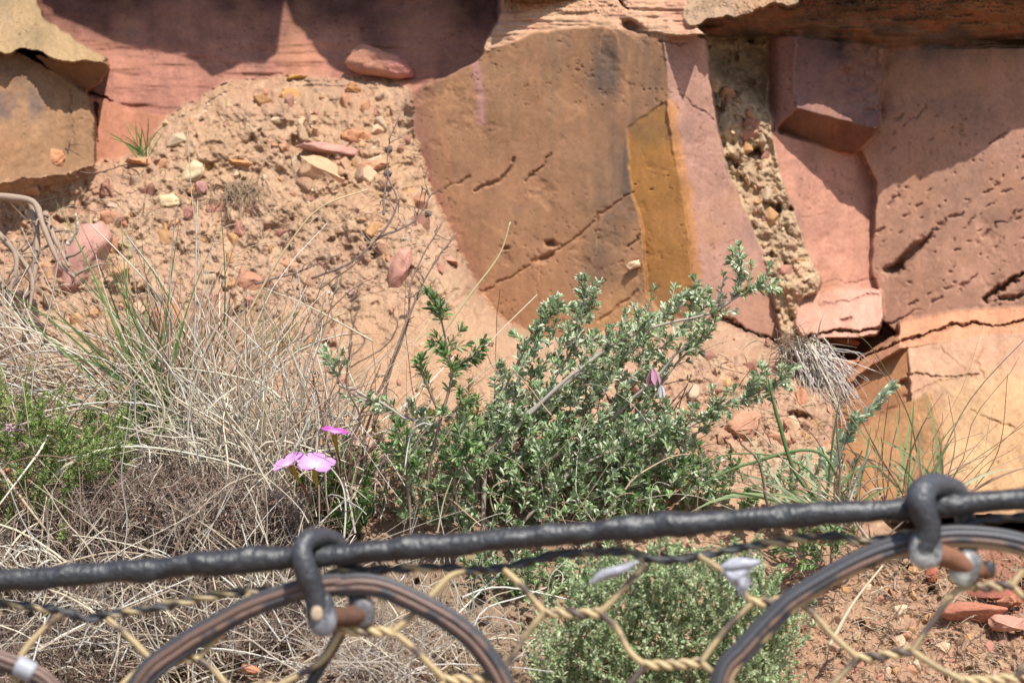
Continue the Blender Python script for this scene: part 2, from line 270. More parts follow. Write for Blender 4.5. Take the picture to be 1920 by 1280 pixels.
# ------------------------------------------------------------------ materials
def mat(name, rough=.9, bump=0.3, bscale=400, bdist=.002, var=.15, spec=.2, trans=0.0, metal=0, coat=0, base=None, vcol=True):
    m = bpy.data.materials.new(name); m.use_nodes = True; n = m.node_tree.nodes; L = m.node_tree.links
    b = n['Principled BSDF']; b.inputs['Roughness'].default_value = rough; b.inputs['Specular IOR Level'].default_value = spec
    b.inputs['Metallic'].default_value = metal; b.inputs['Coat Weight'].default_value = coat
    tc = n.new('ShaderNodeTexCoord'); nz = n.new('ShaderNodeTexNoise'); nz.inputs['Scale'].default_value = bscale; nz.inputs['Detail'].default_value = 5
    L.new(tc.outputs['Object'], nz.inputs['Vector'])
    if vcol: a = n.new('ShaderNodeAttribute'); a.attribute_name = 'Col'; src = a.outputs['Color']
    else: a = n.new('ShaderNodeRGB'); a.outputs[0].default_value = (*base, 1); src = a.outputs[0]
    mp = n.new('ShaderNodeMapRange'); mp.inputs['To Min'].default_value = 1-var; mp.inputs['To Max'].default_value = 1+var
    mp.inputs['From Min'].default_value = .25; mp.inputs['From Max'].default_value = .75
    L.new(nz.outputs['Fac'], mp.inputs['Value'])
    vm = n.new('ShaderNodeVectorMath'); vm.operation = 'SCALE'; L.new(src, vm.inputs[0]); L.new(mp.outputs[0], vm.inputs['Scale'])
    L.new(vm.outputs[0], b.inputs['Base Color'])
    if bump:
        bp = n.new('ShaderNodeBump'); bp.inputs['Strength'].default_value = bump; bp.inputs['Distance'].default_value = bdist
        L.new(nz.outputs['Fac'], bp.inputs['Height']); L.new(bp.outputs[0], b.inputs['Normal'])
    if trans:
        t = n.new('ShaderNodeBsdfTranslucent'); L.new(vm.outputs[0], t.inputs[0]); mx = n.new('ShaderNodeMixShader'); mx.inputs[0].default_value = trans
        L.new(b.outputs[0], mx.inputs[1]); L.new(t.outputs[0], mx.inputs[2]); L.new(mx.outputs[0], n['Material Output'].inputs[0])
    return m
M_rock = mat('sandstone', .92, .12, 900, .0006, .2); M_soil = mat('dry_soil', .95, .9, 420, .003, .22)
M_stone = mat('loose_stone', .9, .5, 300, .0015, .16); M_leaf = mat('leaf', .7, .1, 500, .0004, .12, .12, .34)
M_straw = mat('straw', .6, .2, 600, .0005, .12, .3, .1); M_wood = mat('bark', .85, .6, 900, .0006, .2)
M_petal = mat('petal', .6, .15, 300, .0004, .05, .2, .35)
M_tar = mat('tarred_steel', .38, .9, 240, .0016, .3, .5); M_wire = mat('weathered_wire', .5, .4, 500, .0006, .2, .45)
M_rust = mat('rusty_steel', .8, .6, 500, .0008, .3)

# ------------------------------------------------------------------ mesh helpers
def make(name, verts, faces, cols, m, parent=None, smooth=True, loc=None):
    """verts Nx3; faces list of int arrays (n x k); cols Nx3; ONE mesh object"""
    me = bpy.data.meshes.new(name); verts = np.asarray(verts, np.float32)
    if loc is not None: verts = verts - np.asarray(loc, np.float32)
    me.vertices.add(len(verts)); me.vertices.foreach_set('co', verts.ravel())
    tot = np.concatenate([np.full(len(f), f.shape[1]) for f in faces]).astype(np.int32)
    li = np.concatenate([f.ravel() for f in faces]).astype(np.int32)
    me.loops.add(len(li)); me.loops.foreach_set('vertex_index', li)
    me.polygons.add(len(tot)); st = np.concatenate([[0], np.cumsum(tot)[:-1]]).astype(np.int32)
    me.polygons.foreach_set('loop_start', st)
    me.update(calc_edges=True)
    me.polygons.foreach_set('use_smooth', np.full(len(tot), smooth))
    ca = me.color_attributes.new('Col', 'FLOAT_COLOR', 'POINT')
    ca.data.foreach_set('color', np.concatenate([cols, np.ones((len(cols), 1))], 1).astype(np.float32).ravel())
    me.materials.append(m); me.validate(); o = bpy.data.objects.new(name, me); C.objects.link(o)
    if parent is not None: o.parent = parent
    if loc is not None and parent is None: o.location = loc
    return o
class MB:
    def __init__(s): s.v = []; s.f = {}; s.c = []; s.n = 0
    def add(s, v, faces, c):
        v = np.asarray(v, float).reshape(-1, 3); c = np.asarray(c, float)
        if c.ndim == 1: c = np.repeat(c[None], len(v), 0)
        s.v.append(v); s.c.append(c.reshape(-1, 3))
        for f in faces:
            f = np.asarray(f, int)
            if len(f): s.f.setdefault(f.shape[1], []).append(f+s.n)
        s.n += len(v)
    def build(s, name, m, parent=None, smooth=True):
        v = np.concatenate(s.v); fs = [np.concatenate(x) for x in s.f.values()]
        loc = None if parent is None else np.array(parent.location)
        return make(name, v if loc is None else v-loc, fs, np.concatenate(s.c), m, parent, smooth)
    # N tubes of n points each
    def tubes(s, Pn, R, col, sides=3, cap=False):
        Pn = np.asarray(Pn, float); N, n, _ = Pn.shape; R = np.broadcast_to(np.asarray(R, float), (N, n))
        T = np.gradient(Pn, axis=1); T /= np.linalg.norm(T, axis=2, keepdims=True)+1e-12
        ref = np.array([.31, .87, .38]); A = np.cross(T, ref); A /= np.linalg.norm(A, axis=2, keepdims=True)+1e-9; B = np.cross(T, A)
        th = np.arange(sides)*2*math.pi/sides
        vtx = Pn[:, :, None] + R[:, :, None, None]*(A[:, :, None]*np.cos(th)[:, None] + B[:, :, None]*np.sin(th)[:, None])
        idx = np.arange(N*n*sides).reshape(N, n, sides); a = idx[:, :-1]; b = idx[:, 1:]
        f = np.stack([a, np.roll(a, -1, 2), np.roll(b, -1, 2), b], -1).reshape(-1, 4)
        c = np.asarray(col, float)
        if c.ndim == 1: c = np.broadcast_to(c, (N, 3))
        if c.ndim == 2: c = np.broadcast_to(c[:, None], (N, n, 3))
        c = np.broadcast_to(c[:, :, None], (N, n, sides, 3))
        s.add(vtx.reshape(-1, 3), [f], c.reshape(-1, 3))
        if cap:
            for e in (0, n-1):
                s.f.setdefault(sides, []).append((idx[:, e] if e else idx[:, e, ::-1]) + s.n-N*n*sides)
    # N flat folded leaves / blades
    def leaves(s, B, Dr, L, Wd, col, prof=((0, .3), (.4, .8), (.75, 1), (1, .25)), fold=.35, bend=.25, side=None):
        B = np.asarray(B, float); N = len(B); Dr = Dr/(np.linalg.norm(Dr, axis=1, keepdims=True)+1e-9)
        L = np.broadcast_to(np.asarray(L, float), (N,)); Wd = np.broadcast_to(np.asarray(Wd, float), (N,))
        r = S*1.0+rng.normal(size=(N, 3))*.55 if side is None else side
        X = np.cross(Dr, r); X /= np.linalg.norm(X, axis=1, keepdims=True)+1e-9; Z = np.cross(X, Dr); Z *= np.where(Z[:, 2:3] < 0, -1, 1)
        vs = []
        for t, wd in prof:
            c = B + Dr*(L*t)[:, None] - Z*(L*bend*t*t)[:, None]
            vs += [c - X*(Wd*wd*.5)[:, None] + Z*(Wd*wd*fold*.5)[:, None], c - Z*(Wd*wd*fold*.2)[:, None], c + X*(Wd*wd*.5)[:, None] + Z*(Wd*wd*fold*.5)[:, None]]
        vtx = np.stack(vs, 1); k = len(prof); idx = np.arange(N*k*3).reshape(N, k, 3)
        f = np.concatenate([np.stack([idx[:, :-1, j], idx[:, :-1, j+1], idx[:, 1:, j+1], idx[:, 1:, j]], -1).reshape(-1, 4) for j in (0, 1)])
        c = np.asarray(col, float); c = np.broadcast_to(c if c.ndim == 2 else c[None], (N, 3))
        s.add(vtx.reshape(-1, 3), [f], np.repeat(c, k*3, 0))
def tag(o, label=None, cat=None, group=None, kind=None):
    if label: o['label'] = label
    if cat: o['category'] = cat
    if group: o['group'] = group
    if kind: o['kind'] = kind
    return o
def thing(name, loc, label, cat, group=None):
    o = bpy.data.objects.new(name, None); C.objects.link(o); o.location = [float(x) for x in loc]; o.empty_display_size = .02
    return tag(o, label, cat, group)
def spline(pts, n):
    p = np.asarray(pts, float); q = np.concatenate([[2*p[0]-p[1]], p, [2*p[-1]-p[-2]]]); m = len(p)-1
    t = np.linspace(0, m-1e-6, n); i = t.astype(int); f = (t-i)[:, None]
    a, b, c, d = q[i], q[i+1], q[i+2], q[i+3]
    return .5*((2*b)+(-a+c)*f+(2*a-5*b+4*c-d)*f**2+(-a+3*b-3*c+d)*f**3)
def jit(c, n, s=.12, hue=.04):
    c = np.asarray(c, float); return np.clip(c[None]*(1+rng.normal(size=(n, 1))*s)*(1+rng.normal(size=(n, 3))*hue), .003, 1)
def al(c, k=1.0): return lin(c)*AK*k

# ------------------------------------------------------------------ the cliff and the slope meshes
idx = np.arange(H*W).reshape(H, W)
quads = np.stack([idx[:-1, :-1], idx[1:, :-1], idx[1:, 1:], idx[:-1, 1:]], -1)
sq = soil_hard[:-1, :-1]
def sheet(name, sel, m):
    q = quads[sel]; used = np.zeros(H*W, bool); used[q.ravel()] = True; mp = np.cumsum(used)-1
    o = make(name, PT.reshape(-1, 3)[used], [mp[q]], COL.reshape(-1, 3)[used], m, smooth=True)
    o['kind'] = 'structure'; return o
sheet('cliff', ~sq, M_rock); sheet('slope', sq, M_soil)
# the bank beyond the picture: sides, top and foot, then the level ground
def strip(name, rows, c, m):
    R_, n = len(rows), len(rows[0]); v = np.array(rows).reshape(-1, 3); i = np.arange(R_*n).reshape(R_, n)
    v = v + (fbm(v[:, 0]*100+v[:, 1]*70, v[:, 2]*100, 30, 4, 9)*.05)[:, None]*np.array([0, 1, 0])*np.repeat(np.r_[0, np.ones(R_-1)], n)[:, None]
    o = make(name, v, [np.stack([i[:-1, :-1], i[1:, :-1], i[1:, 1:], i[:-1, 1:]], -1).reshape(-1, 4)], np.repeat(al(c)[None], len(v), 0), m); o['kind'] = 'structure'
e = PT[-1, ::20]; strip('lower_bank', [e, e+[0, -.12, -.22], e*[1.2, 1, 1]+[0, -.3, -.7], e*[1.6, 1, 0]+[0, -.5, -.02]], (190, 140, 108), M_soil)
e = PT[0, ::20]; strip('upper_cliff', [e, e+[0, -.02, .35], e+[0, .1, .9], e+[0, .6, 1.5], e+[0, 3, 1.9], e+[0, 20, 2.5]], (190, 130, 105), M_rock)
e = PT[::20, 0]; strip('side_cliff', [e, e+[-.6, -.05, 0], e+[-2, 0, 0], e+[-6, .5, 0]], (185, 130, 105), M_rock)
e = PT[::20, -1]; strip('side_cliff', [e, e+[.6, -.05, 0], e+[2, 0, 0], e+[6, .5, 0]], (185, 130, 105), M_rock)
g = np.array([[-400, -400, 0], [400, -400, 0], [400, 400, 0], [-400, 400, 0]], float)
o = make('ground', g, [np.array([[0, 1, 2, 3]])], np.repeat(al((150, 128, 106))[None], 4, 0), M_soil, smooth=False); o['kind'] = 'structure'

# rock overhang above the picture that shades the recess: front lip found by following the sun from the shade's edge
tg = [(92, -60), (100, 30), (168, 54), (215, 80), (262, 94), (345, 100), (368, 116), (397, 143), (420, 138), (450, 122), (500, 118), (520, 100), (526, 50), (530, -40), (546, -40), (552, 5), (585, 55), (574, 70), (605, 108), (632, 134), (700, 152), (775, 160), (835, 143), (905, 104), (908, 70), (934, 25), (938, -30)]
rowA = []
for u_, v_ in tg:
    p = P(u_, v_, depth(np.array(u_), np.array(v_))); t = (p[1]-3.24)/(-S[1]); rowA.append(p+S*t)
rowA = np.array(rowA); n_ = len(rowA); zt = 3.0
A2 = []
for i in range(n_-1):
    for t in np.linspace(0, 1, 8, endpoint=False): A2.append(rowA[i]*(1-t)+rowA[i+1]*t)
A2 = np.array(A2+[rowA[-1]]); A2[:, 2] += fbm(A2[:, 0]*1000, A2[:, 0]*0, 26, 4, 5)*.006
top_ = A2.copy(); top_[:, 2] = zt; top_[:, 1] = 3.2; rows = [A2+[0, .5, .42], A2+[0, .05, .05], A2, A2+[0, .0, .03]]
for t in (.25, .5, .75, 1): rows.append(A2*(1-t)+top_*t + [0, -.02, 0])
rows.append(top_+[0, .6, .1])
rr = np.array(rows); kk = len(rows); i = np.arange(kk*len(A2)).reshape(kk, -1)
o = make('overhanging_rock', rr.reshape(-1, 3), [np.stack([i[:-1, :-1], i[:-1, 1:], i[1:, 1:], i[1:, :-1]], -1).reshape(-1, 4), ], np.repeat(al((180, 120, 100))[None], kk*len(A2), 0), M_rock); o['kind'] = 'structure'

# ------------------------------------------------------------------ loose stones
from mathutils import noise as mnoise
def hull(n, sx, sy, sz, r, fine=False):
    import bmesh
    bm = bmesh.new()
    for k in range(n):
        p = r.normal(size=3); p /= np.linalg.norm(p); p *= r.uniform(.86, 1.05)
        p = np.sign(p)*np.abs(p)**.8
        bm.verts.new((p[0]*sx, p[1]*sy, p[2]*sz))
    bmesh.ops.convex_hull(bm, input=bm.verts[:])
    bmesh.ops.delete(bm, geom=[v for v in bm.verts if not v.link_faces], context='VERTS')
    bmesh.ops.bevel(bm, geom=bm.edges[:]+bm.verts[:], offset=min(sx, sz)*.13, segments=1, affect='EDGES', clamp_overlap=True)
    bmesh.ops.triangulate(bm, faces=bm.faces[:])
    if fine:
        bmesh.ops.subdivide_edges(bm, edges=bm.edges[:], cuts=2, use_grid_fill=True); bmesh.ops.triangulate(bm, faces=bm.faces[:])
        for _ in range(1): bmesh.ops.smooth_vert(bm, verts=bm.verts[:], factor=.5, use_axis_x=True, use_axis_y=True, use_axis_z=True)
        o_ = Vector(r.uniform(0, 50, 3)); k_ = 2.2/max(sx, sz)
        for q in bm.verts: q.co += q.co.normalized()*(mnoise.fractal(q.co*k_+o_, .6, 2.1, 5)*min(sx, sz)*.26)
    bm.verts.ensure_lookup_table(); v = np.array([q.co[:] for q in bm.verts]); f = np.array([[q.index for q in fc.verts] for fc in bm.faces]); bm.free()
    return v, f
def roughen(vt, f, sc, r, cuts=2, amp=.16):
    import bmesh
    bm = bmesh.new(); V_ = [bm.verts.new(x) for x in vt]
    for q in f:
        try: bm.faces.new([V_[int(k)] for k in q])
        except Exception: pass
    bmesh.ops.recalc_face_normals(bm, faces=bm.faces[:])
    bmesh.ops.subdivide_edges(bm, edges=bm.edges[:], cuts=cuts, use_grid_fill=True); bmesh.ops.triangulate(bm, faces=bm.faces[:])
    bmesh.ops.smooth_vert(bm, verts=bm.verts[:], factor=.25, use_axis_x=True, use_axis_y=True, use_axis_z=True)
    o_ = Vector(r.uniform(0, 50, 3)); k_ = 2.4/sc
    for q in bm.verts: q.co += q.co.normalized()*(mnoise.fractal(q.co*k_+o_, .6, 2.1, 5)*sc*amp)
    bm.verts.ensure_lookup_table(); bm.verts.index_update(); v = np.array([q.co[:] for q in bm.verts]); f = np.array([[q.index for q in fc.verts] for fc in bm.faces]); bm.free(); return v, f
def stone(u, v, w, h, ang, c, label, seed, n=16, dz=0.0, thick=.7, group='loose stones on the eroded bank', outline=None, c2=None):
    r = np.random.default_rng(seed); d = float(sdepth(np.array(u), np.array(v+h*.2)))-dz+.003
    px = d*K
    if outline is None: vt, f = hull(n, w*px/2, max(w, h)*px/2*thick*.8, h*px/2, r, True)
    else:       # outline given in pixels round the centre: a prism with a domed front
        o = np.array(outline, float)*(1.35 if w == 140 else 1); m = len(o); R2 = []
        for s_, y_ in ((.9, .6), (1, .15), (.93, -.35), (.55, -.75)):
            jj = 1+r.normal(size=m)*.03
            R2.append(np.stack([o[:, 0]*s_*jj*px, np.full(m, y_*thick*min(w, h)*px*.7)+r.normal(size=m)*px*1.5, -o[:, 1]*s_*jj*px], 1))
        vt = np.concatenate(R2+[[[0, -.8*thick*min(w, h)*px*.7, 0]]]); ii = np.arange(4*m).reshape(4, m); f = []
        for a in range(3):
            q0, q1, q2, q3 = ii[a], np.roll(ii[a], -1), np.roll(ii[a+1], -1), ii[a+1]
            f.append(np.stack([q0, q1, q2], 1)); f.append(np.stack([q0, q2, q3], 1))
        f.append(np.stack([ii[3], np.roll(ii[3], -1), np.full(m, 4*m)], 1)); f = np.concatenate(f); vt, f = roughen(vt, f, min(w, h)*px/2, r)
    ca, sa = math.cos(-ang), math.sin(-ang); vt = np.stack([vt[:, 0]*ca-vt[:, 2]*sa, vt[:, 1], vt[:, 0]*sa+vt[:, 2]*ca], 1)
    nn = np.array([mnoise.fractal(Vector(x)*(60)+Vector((seed, 0, 0)), .7, 2, 4) for x in vt])[:, None]
    col = (al(c)*.78+al((206, 162, 130))*.22)[None]*(1+nn*.22)
    if c2 is not None:
        k = np.clip((vt[:, 0]/(w*px/2)+r.normal(size=len(vt))*.4)*1.2, 0, 1)[:, None]; col = col*(1-k)+al(c2)*k
    loc = P(u, v, d); ob = make('stone', vt, [f], np.clip(col, 0, .9), M_stone, smooth=True); ob.location = [float(x) for x in loc]
    return tag(ob, label, 'stone', group)
ST_ = [
 (712, 117, 138, 60, .12, (206, 140, 112), 'large smooth pink stone at the foot of the dark recess', dict(outline=[(-66, 8), (-58, -18), (-38, -32), (-5, -24), (40, -14), (66, 4), (60, 20), (38, 27), (-20, 26), (-50, 22)], c2=(206, 136, 132), dz=.02)),
 (545, 181, 60, 34, -.1, (214, 156, 84), 'orange yellow stone near the top of the earth bank, left of the large pink stone', {}),
 (555, 145, 46, 12, .0, (214, 160, 60), 'thin yellow stone on the very top edge of the earth bank', {}),
 (665, 170, 40, 30, .1, (190, 130, 70), 'small brown yellow stone just below the large pink stone', {}),
 (612, 282, 132, 30, .08, (200, 144, 132), 'long flat dusty pink stone lying level on the bank', {}),
 (600, 322, 110, 56, .35, (230, 180, 136), 'pale cream orange angular block below the long flat pink stone', {}),
 (668, 256, 62, 34, .1, (214, 142, 92), 'orange stone just above the right end of the long flat stone', {}),
 (700, 312, 76, 26, -.3, (226, 162, 120), 'slanting peach coloured stone left of the brown slab', {}),
 (360, 324, 62, 42, -.4, (244, 218, 170), 'pale cream pointed stone resting against a yellow stone', dict(outline=[(-32, 12), (-6, -16), (14, -22), (27, -8), (24, 8), (10, 20), (-8, 18)])),
 (388, 305, 40, 34, .2, (222, 160, 60), 'bright yellow stone tucked behind the pale cream pointed stone', dict(dz=-.012)),
 (316, 378, 46, 32, -.1, (248, 220, 168), 'small pale cream stone with a squarish shape below the pointed one', dict(outline=[(-20, 12), (-17, -12), (10, -14), (22, -2), (20, 8), (-4, 16)])),
 (450, 306, 60, 20, .0, (220, 156, 92), 'small orange chip to the right of the yellow stone', {}),
 (100, 296, 52, 36, .3, (214, 142, 92), 'orange stone under the stained boulder, left of the small green tuft', {}),
 (148, 305, 36, 26, .2, (172, 112, 108), 'purple pink stone beside the orange stone under the boulder', {}),
 (52, 318, 30, 26, -.5, (208, 138, 124), 'small pink chip under the boulder at the far left', {}),
 (262, 304, 60, 20, .1, (222, 154, 104), 'flat orange stone right below the small green tuft', {}),
 (150, 490, 140, 120, -.9, (210, 154, 142), 'big dusty pink rock fragment behind the grey roots', dict(outline=[(-62, 20), (-50, -16), (-10, -30), (40, -34), (64, -12), (58, 14), (20, 22), (4, 34), (-30, 30)], thick=.4)),
 (212, 412, 60, 36, .2, (208, 140, 104), 'orange brown stone above the big pink fragment', {}),
 (240, 524, 50, 36, .1, (216, 150, 136), 'small pink stone right of the big pink fragment', {}),
 (355, 398, 24, 30, .3, (202, 134, 126), 'little pink pebble below the cream stones, the left one of a pair', dict(dz=.01)),
 (378, 352, 26, 30, -.2, (196, 136, 130), 'little mauve pebble directly under the pale pointed stone', dict(dz=.01)),
 (750, 505, 50, 96, .12, (212, 152, 134), 'upright salmon pink stone standing left of the brown slab', dict(outline=[(-18, 44), (-22, 0), (-6, -40), (14, -44), (22, -20), (16, 10), (2, 46)])),
 (665, 548, 34, 16, .0, (236, 190, 176), 'small pale pink stone lying under the salmon upright stone', {}),
 (617, 551, 18, 13, .0, (244, 222, 200), 'tiny whitish pebble to the left of the pale pink one', {}),
 (318, 600, 60, 90, -.3, (214, 136, 92), 'orange stone half hidden behind the green and brown grass tuft', {}),
 (470, 528, 60, 50, .4, (206, 140, 108), 'brown orange stone behind the dry grass stems', {}),
 (1188, 497, 34, 18, -.3, (240, 204, 160), 'small cream stone lodged on the brown slab', dict(dz=.012)),
 (1182, 716, 60, 70, .3, (206, 150, 132), 'pink stone showing through the silver shrub', {}),
 (1385, 800, 90, 66, -.1, (206, 148, 116), 'flat pinkish brown stone under the lowest silver branch', {}),
 (1500, 755, 26, 56, .1, (226, 150, 110), 'upright orange stone beside the matted grey roots', {}),
 (1524, 794, 28, 30, .1, (196, 148, 96), 'round brown stone below the matted grey roots', {}),
 (1565, 642, 100, 22, .05, (216, 148, 114), 'flat orange stone above the thin dark twig', {}),
 (1590, 684, 70, 26, .1, (214, 138, 104), 'reddish stone under the thin dark twig', {}),
 (1462, 822, 50, 30, .2, (216, 156, 120), 'tan stone behind the broad green grass blades', {}),
 (1825, 1146, 150, 42, .02, (190, 112, 86), 'wide flat red stone slab on the soil at lower right', dict(thick=.35, dz=.02)),
 (1862, 1112, 100, 26, .05, (196, 112, 94), 'cracked red stone above the wide flat slab', dict(thick=.4, dz=.02)),
 (1895, 1125, 56, 30, -.3, (206, 128, 96), 'orange red stone at the right edge of the picture', dict(dz=.02)),
 (1885, 1168, 90, 34, .1, (214, 150, 128), 'pale pink stone below the wide flat red slab', dict(dz=.02)),
 (470, 1252, 40, 22, .1, (206, 132, 96), 'small orange stone under the left steel ring', dict(dz=.04)),
 (1750, 1075, 30, 40, .3, (190, 100, 70), 'small dark red stone just behind the right shackle', dict(dz=.02)),
 (20, 900, 60, 80, .2, (214, 140, 108), 'orange stone glimpsed at the left edge beside the green bush', {}),
 (1385, 1148, 70, 30, -.3, (200, 120, 70), 'orange brown stone beside the fine leaved bush', dict(dz=.03)),
]
for k, (u, v, w_, h_, a, c, lb, kw) in enumerate(ST_): stone(u, v, w_, h_, a, c, lb, 100+k, **kw)

# rubble and litter nobody could count
mb = MB(); r = np.random.default_rng(11); hs = [hull(11, 1, 1, .75, r) for _ in range(10)]
pal = [(214, 150, 110), (204, 134, 118), (226, 190, 150), (196, 150, 116), (240, 216, 180), (216, 160, 96), (170, 110, 96), (180, 150, 124)]
def in_poly(pts, n, r):
    pts = np.array(pts, float); lo, hi = pts.min(0), pts.max(0); out = []
    while len(out) < n:
        x, y = r.uniform(lo, hi); m = False
        for (x0, y0), (x1, y1) in zip(pts, np.roll(pts, -1, 0)):
            if (y0 > y) != (y1 > y) and x < (x1-x0)*(y-y0)/(y1-y0)+x0: m = not m
        if m: out.append((x, y))
    return np.array(out)
areas = [([(330, 215), (430, 160), (640, 155), (760, 190), (800, 420), (860, 500), (640, 560), (0, 620), (0, 360), (200, 320)], 800, 5), ([(1340, 610), (1480, 660), (1570, 700), (1580, 900), (1300, 900), (1260, 760)], 260, 4.5),
         ([(1340, 150), (1430, 240), (1500, 440), (1520, 560), (1480, 600), (1400, 400)], 170, 4.5), ([(1450, 1060), (1920, 1060), (1920, 1280), (1400, 1280)], 700, 4), ([(0, 620), (640, 560), (700, 900), (500, 1280), (0, 1280)], 500, 5), ([(640, 570), (880, 560), (940, 700), (640, 740)], 90, 3)]
for pts, n, sc in areas:
    for x, y in in_poly(pts, n, r):
        vt, f = hs[r.integers(10)]; d = float(depth(np.array(x), np.array(y))); s_ = sc*min(5, r.pareto(1.9)+.4)*d*K
        a = r.uniform(0, 6.28, 3); ca, sa = math.cos(a[0]), math.sin(a[0]); R1 = np.array([[ca, 0, -sa], [0, 1, 0], [sa, 0, ca]]); ca, sa = math.cos(a[1]), math.sin(a[1])
        R2_ = np.array([[1, 0, 0], [0, ca, -sa], [0, sa, ca]])
        mb.add((vt*[s_, s_, s_*r.uniform(.5, 1)])@R1.T@R2_.T + P(x, y, d+s_*.25), [f], (al(pal[r.integers(len(pal))])*.65+al((206, 160, 126))*.35)*r.uniform(.75, 1.1))
tag(mb.build('rubble', M_stone, smooth=False), 'small pink, tan and cream pebbles scattered over the earth bank', 'rubble', kind='stuff')

def strands(mb, roots, dirs, L, R, cols, n=8, curl=.5, droop=.4, sides=3, wig=.02, taper=.3):
    """N curved stems"""
    N = len(roots); t = np.linspace(0, 1, n)[None, :, None]; dirs = dirs/(np.linalg.norm(dirs, axis=1, keepdims=True)+1e-9)
    L = np.broadcast_to(L, (N,))[:, None, None]; cv = rng.normal(size=(N, 1, 3))*curl*.5*np.array([1, .5, 1])
    pts = roots[:, None] + dirs[:, None]*t*L + cv*L*t**2 + np.array([0, 0, -1])*droop*L*t**2.2*rng.uniform(.3, 1.2, (N, 1, 1)) + wig*L*np.sin(t*9+rng.uniform(0, 6, (N, 1, 1)))*rng.normal(size=(N, 1, 3))
    rad = np.broadcast_to(R, (N,))[:, None]*(1-(1-taper)*np.linspace(0, 1, n)[None])
    mb.tubes(pts, rad, cols, sides); return pts

# litter over the soil at lower right, and on the bank
mb = MB()
for pts, n in (([(1450, 1050), (1920, 1040), (1920, 1280), (1400, 1280)], 1100), ([(0, 360), (300, 320), (800, 420), (860, 520), (0, 640)], 500), ([(1300, 620), (1570, 680), (1590, 920), (1250, 920)], 250), ([(0, 900), (1100, 900), (1100, 1280), (0, 1280)], 900)):
    q = in_poly(pts, n, r); d = depth(q[:, 0], q[:, 1]); N = len(q); dr = rng.normal(size=(N, 3))*[1, .5, .8]
    cs = np.array([al(c) for c in ((206, 182, 148), (150, 120, 96), (120, 98, 80), (226, 206, 178))])[rng.integers(0, 4, N)]
    strands(mb, P(q[:, 0], q[:, 1], d-.006), dr, rng.uniform(.008, .035, N), rng.uniform(.0004, .0010, N), cs, 5, .5, .3)
tag(mb.build('litter', M_straw), 'broken straw and twig litter lying on the soil', 'litter', kind='stuff')
exec_plants = True

# ------------------------------------------------------------------ plants
def ray_dir(du, dv, dy=0.0):                    # a direction given as it shows: right, up, away
    return np.stack([np.asarray(du, float), np.asarray(dy, float)+0*np.asarray(du, float), np.asarray(dv, float)], -1)
def rnd_dirs(N): v = rng.normal(size=(N, 3)); return v/np.linalg.norm(v, axis=1, keepdims=True)
def shoots(fb, sb, base, dr, L, step, leafL, leafW, cols, per=3, ang=.8, stem_r=.0008, stem_c=(150, 130, 110), bend=.2, fold=.35, tip=7):
    """leafy shoots: base Nx3, direction Nx3, lengths N; leaves go in fb, stems in sb; returns stem points"""
    N = len(base); dr = dr/(np.linalg.norm(dr, axis=1, keepdims=True)+1e-9)
    cv = rng.normal(size=(N, 3))*.22; n = 6; t = np.linspace(0, 1, n)
    pts = base[:, None]+dr[:, None]*(L[:, None]*t)[..., None] + cv[:, None]*(L[:, None]*t**2)[..., None] + np.array([0, 0, .12])*(L[:, None]*t**2)[..., None]
    sb.tubes(pts, stem_r*(1-.6*t)[None], al(stem_c), 4)
    B, Dd, Lf = [], [], []
    for i in range(N):
        k = max(2, int(L[i]/step)); tt = np.repeat(np.linspace(.08, 1, k), per)+rng.normal(size=k*per)*.02
        tt = np.clip(tt, 0, 1); tt = np.r_[tt, np.ones(tip)]
        x = tt*(n-1); j = np.minimum(x.astype(int), n-2); f = (x-j)[:, None]; p = pts[i][j]*(1-f)+pts[i][j+1]*f; ax = pts[i][j+1]-pts[i][j]; ax /= np.linalg.norm(ax, axis=1, keepdims=True)
        o = np.cross(ax, rnd_dirs(len(tt))); o /= np.linalg.norm(o, axis=1, keepdims=True)+1e-9
        a = ang*rng.uniform(.6, 1.3, len(tt)); a[-tip:] *= .55
        B.append(p); Dd.append(ax*np.cos(a)[:, None]+o*np.sin(a)[:, None]); Lf.append(rng.uniform(.65, 1.1, len(tt)))
    B = np.concatenate(B); Dd = np.concatenate(Dd); Lf = np.concatenate(Lf); N2 = len(B)
    cs = np.array([al(c) for c in cols]); cc = cs[rng.integers(0, len(cs), N2)]*(1+rng.normal(size=(N2, 1))*.15)*[1.18, 1.18, 1.07]; dead = rng.random(N2) < .02; cc[dead] = al((176, 140, 104))
    fb.leaves(B, Dd, leafL*Lf, leafW*rng.uniform(.8, 1.2, N2), np.clip(cc, .01, 1), bend=bend, fold=fold)
    return pts
def path_pts(pl, d0, d1, n):                   # pixel path with depth from d0 to d1
    s = spline([(u, v, 0) for u, v in pl], n); d = np.linspace(d0, d1, n)+rng.normal()*0; return P(s[:, 0], s[:, 1], d)
def shoots_on_path(fb, sb, pl, d0, d1, num, Lr, frm=.1, up=.6, **kw):
    n = 60; p = path_pts(pl, d0, d1, n); T = np.gradient(p, axis=0); T /= np.linalg.norm(T, axis=1, keepdims=True)
    j = (np.clip(rng.uniform(frm, 1, num), 0, .999)*n).astype(int); j[-1] = n-1
    o = rnd_dirs(num); o -= (o*T[j]).sum(1, keepdims=True)*T[j]
    dr = T[j]*.55+o*.75+np.array([0, -.15, up*.5]); L = rng.uniform(*Lr, num)
    shoots(fb, sb, p[j], dr, L, **kw); return p
SIL = [(190, 206, 170), (208, 220, 192), (164, 188, 140), (236, 240, 224), (138, 168, 112)]
GRN = [(122, 158, 92), (146, 176, 114), (100, 138, 76), (184, 200, 158)]
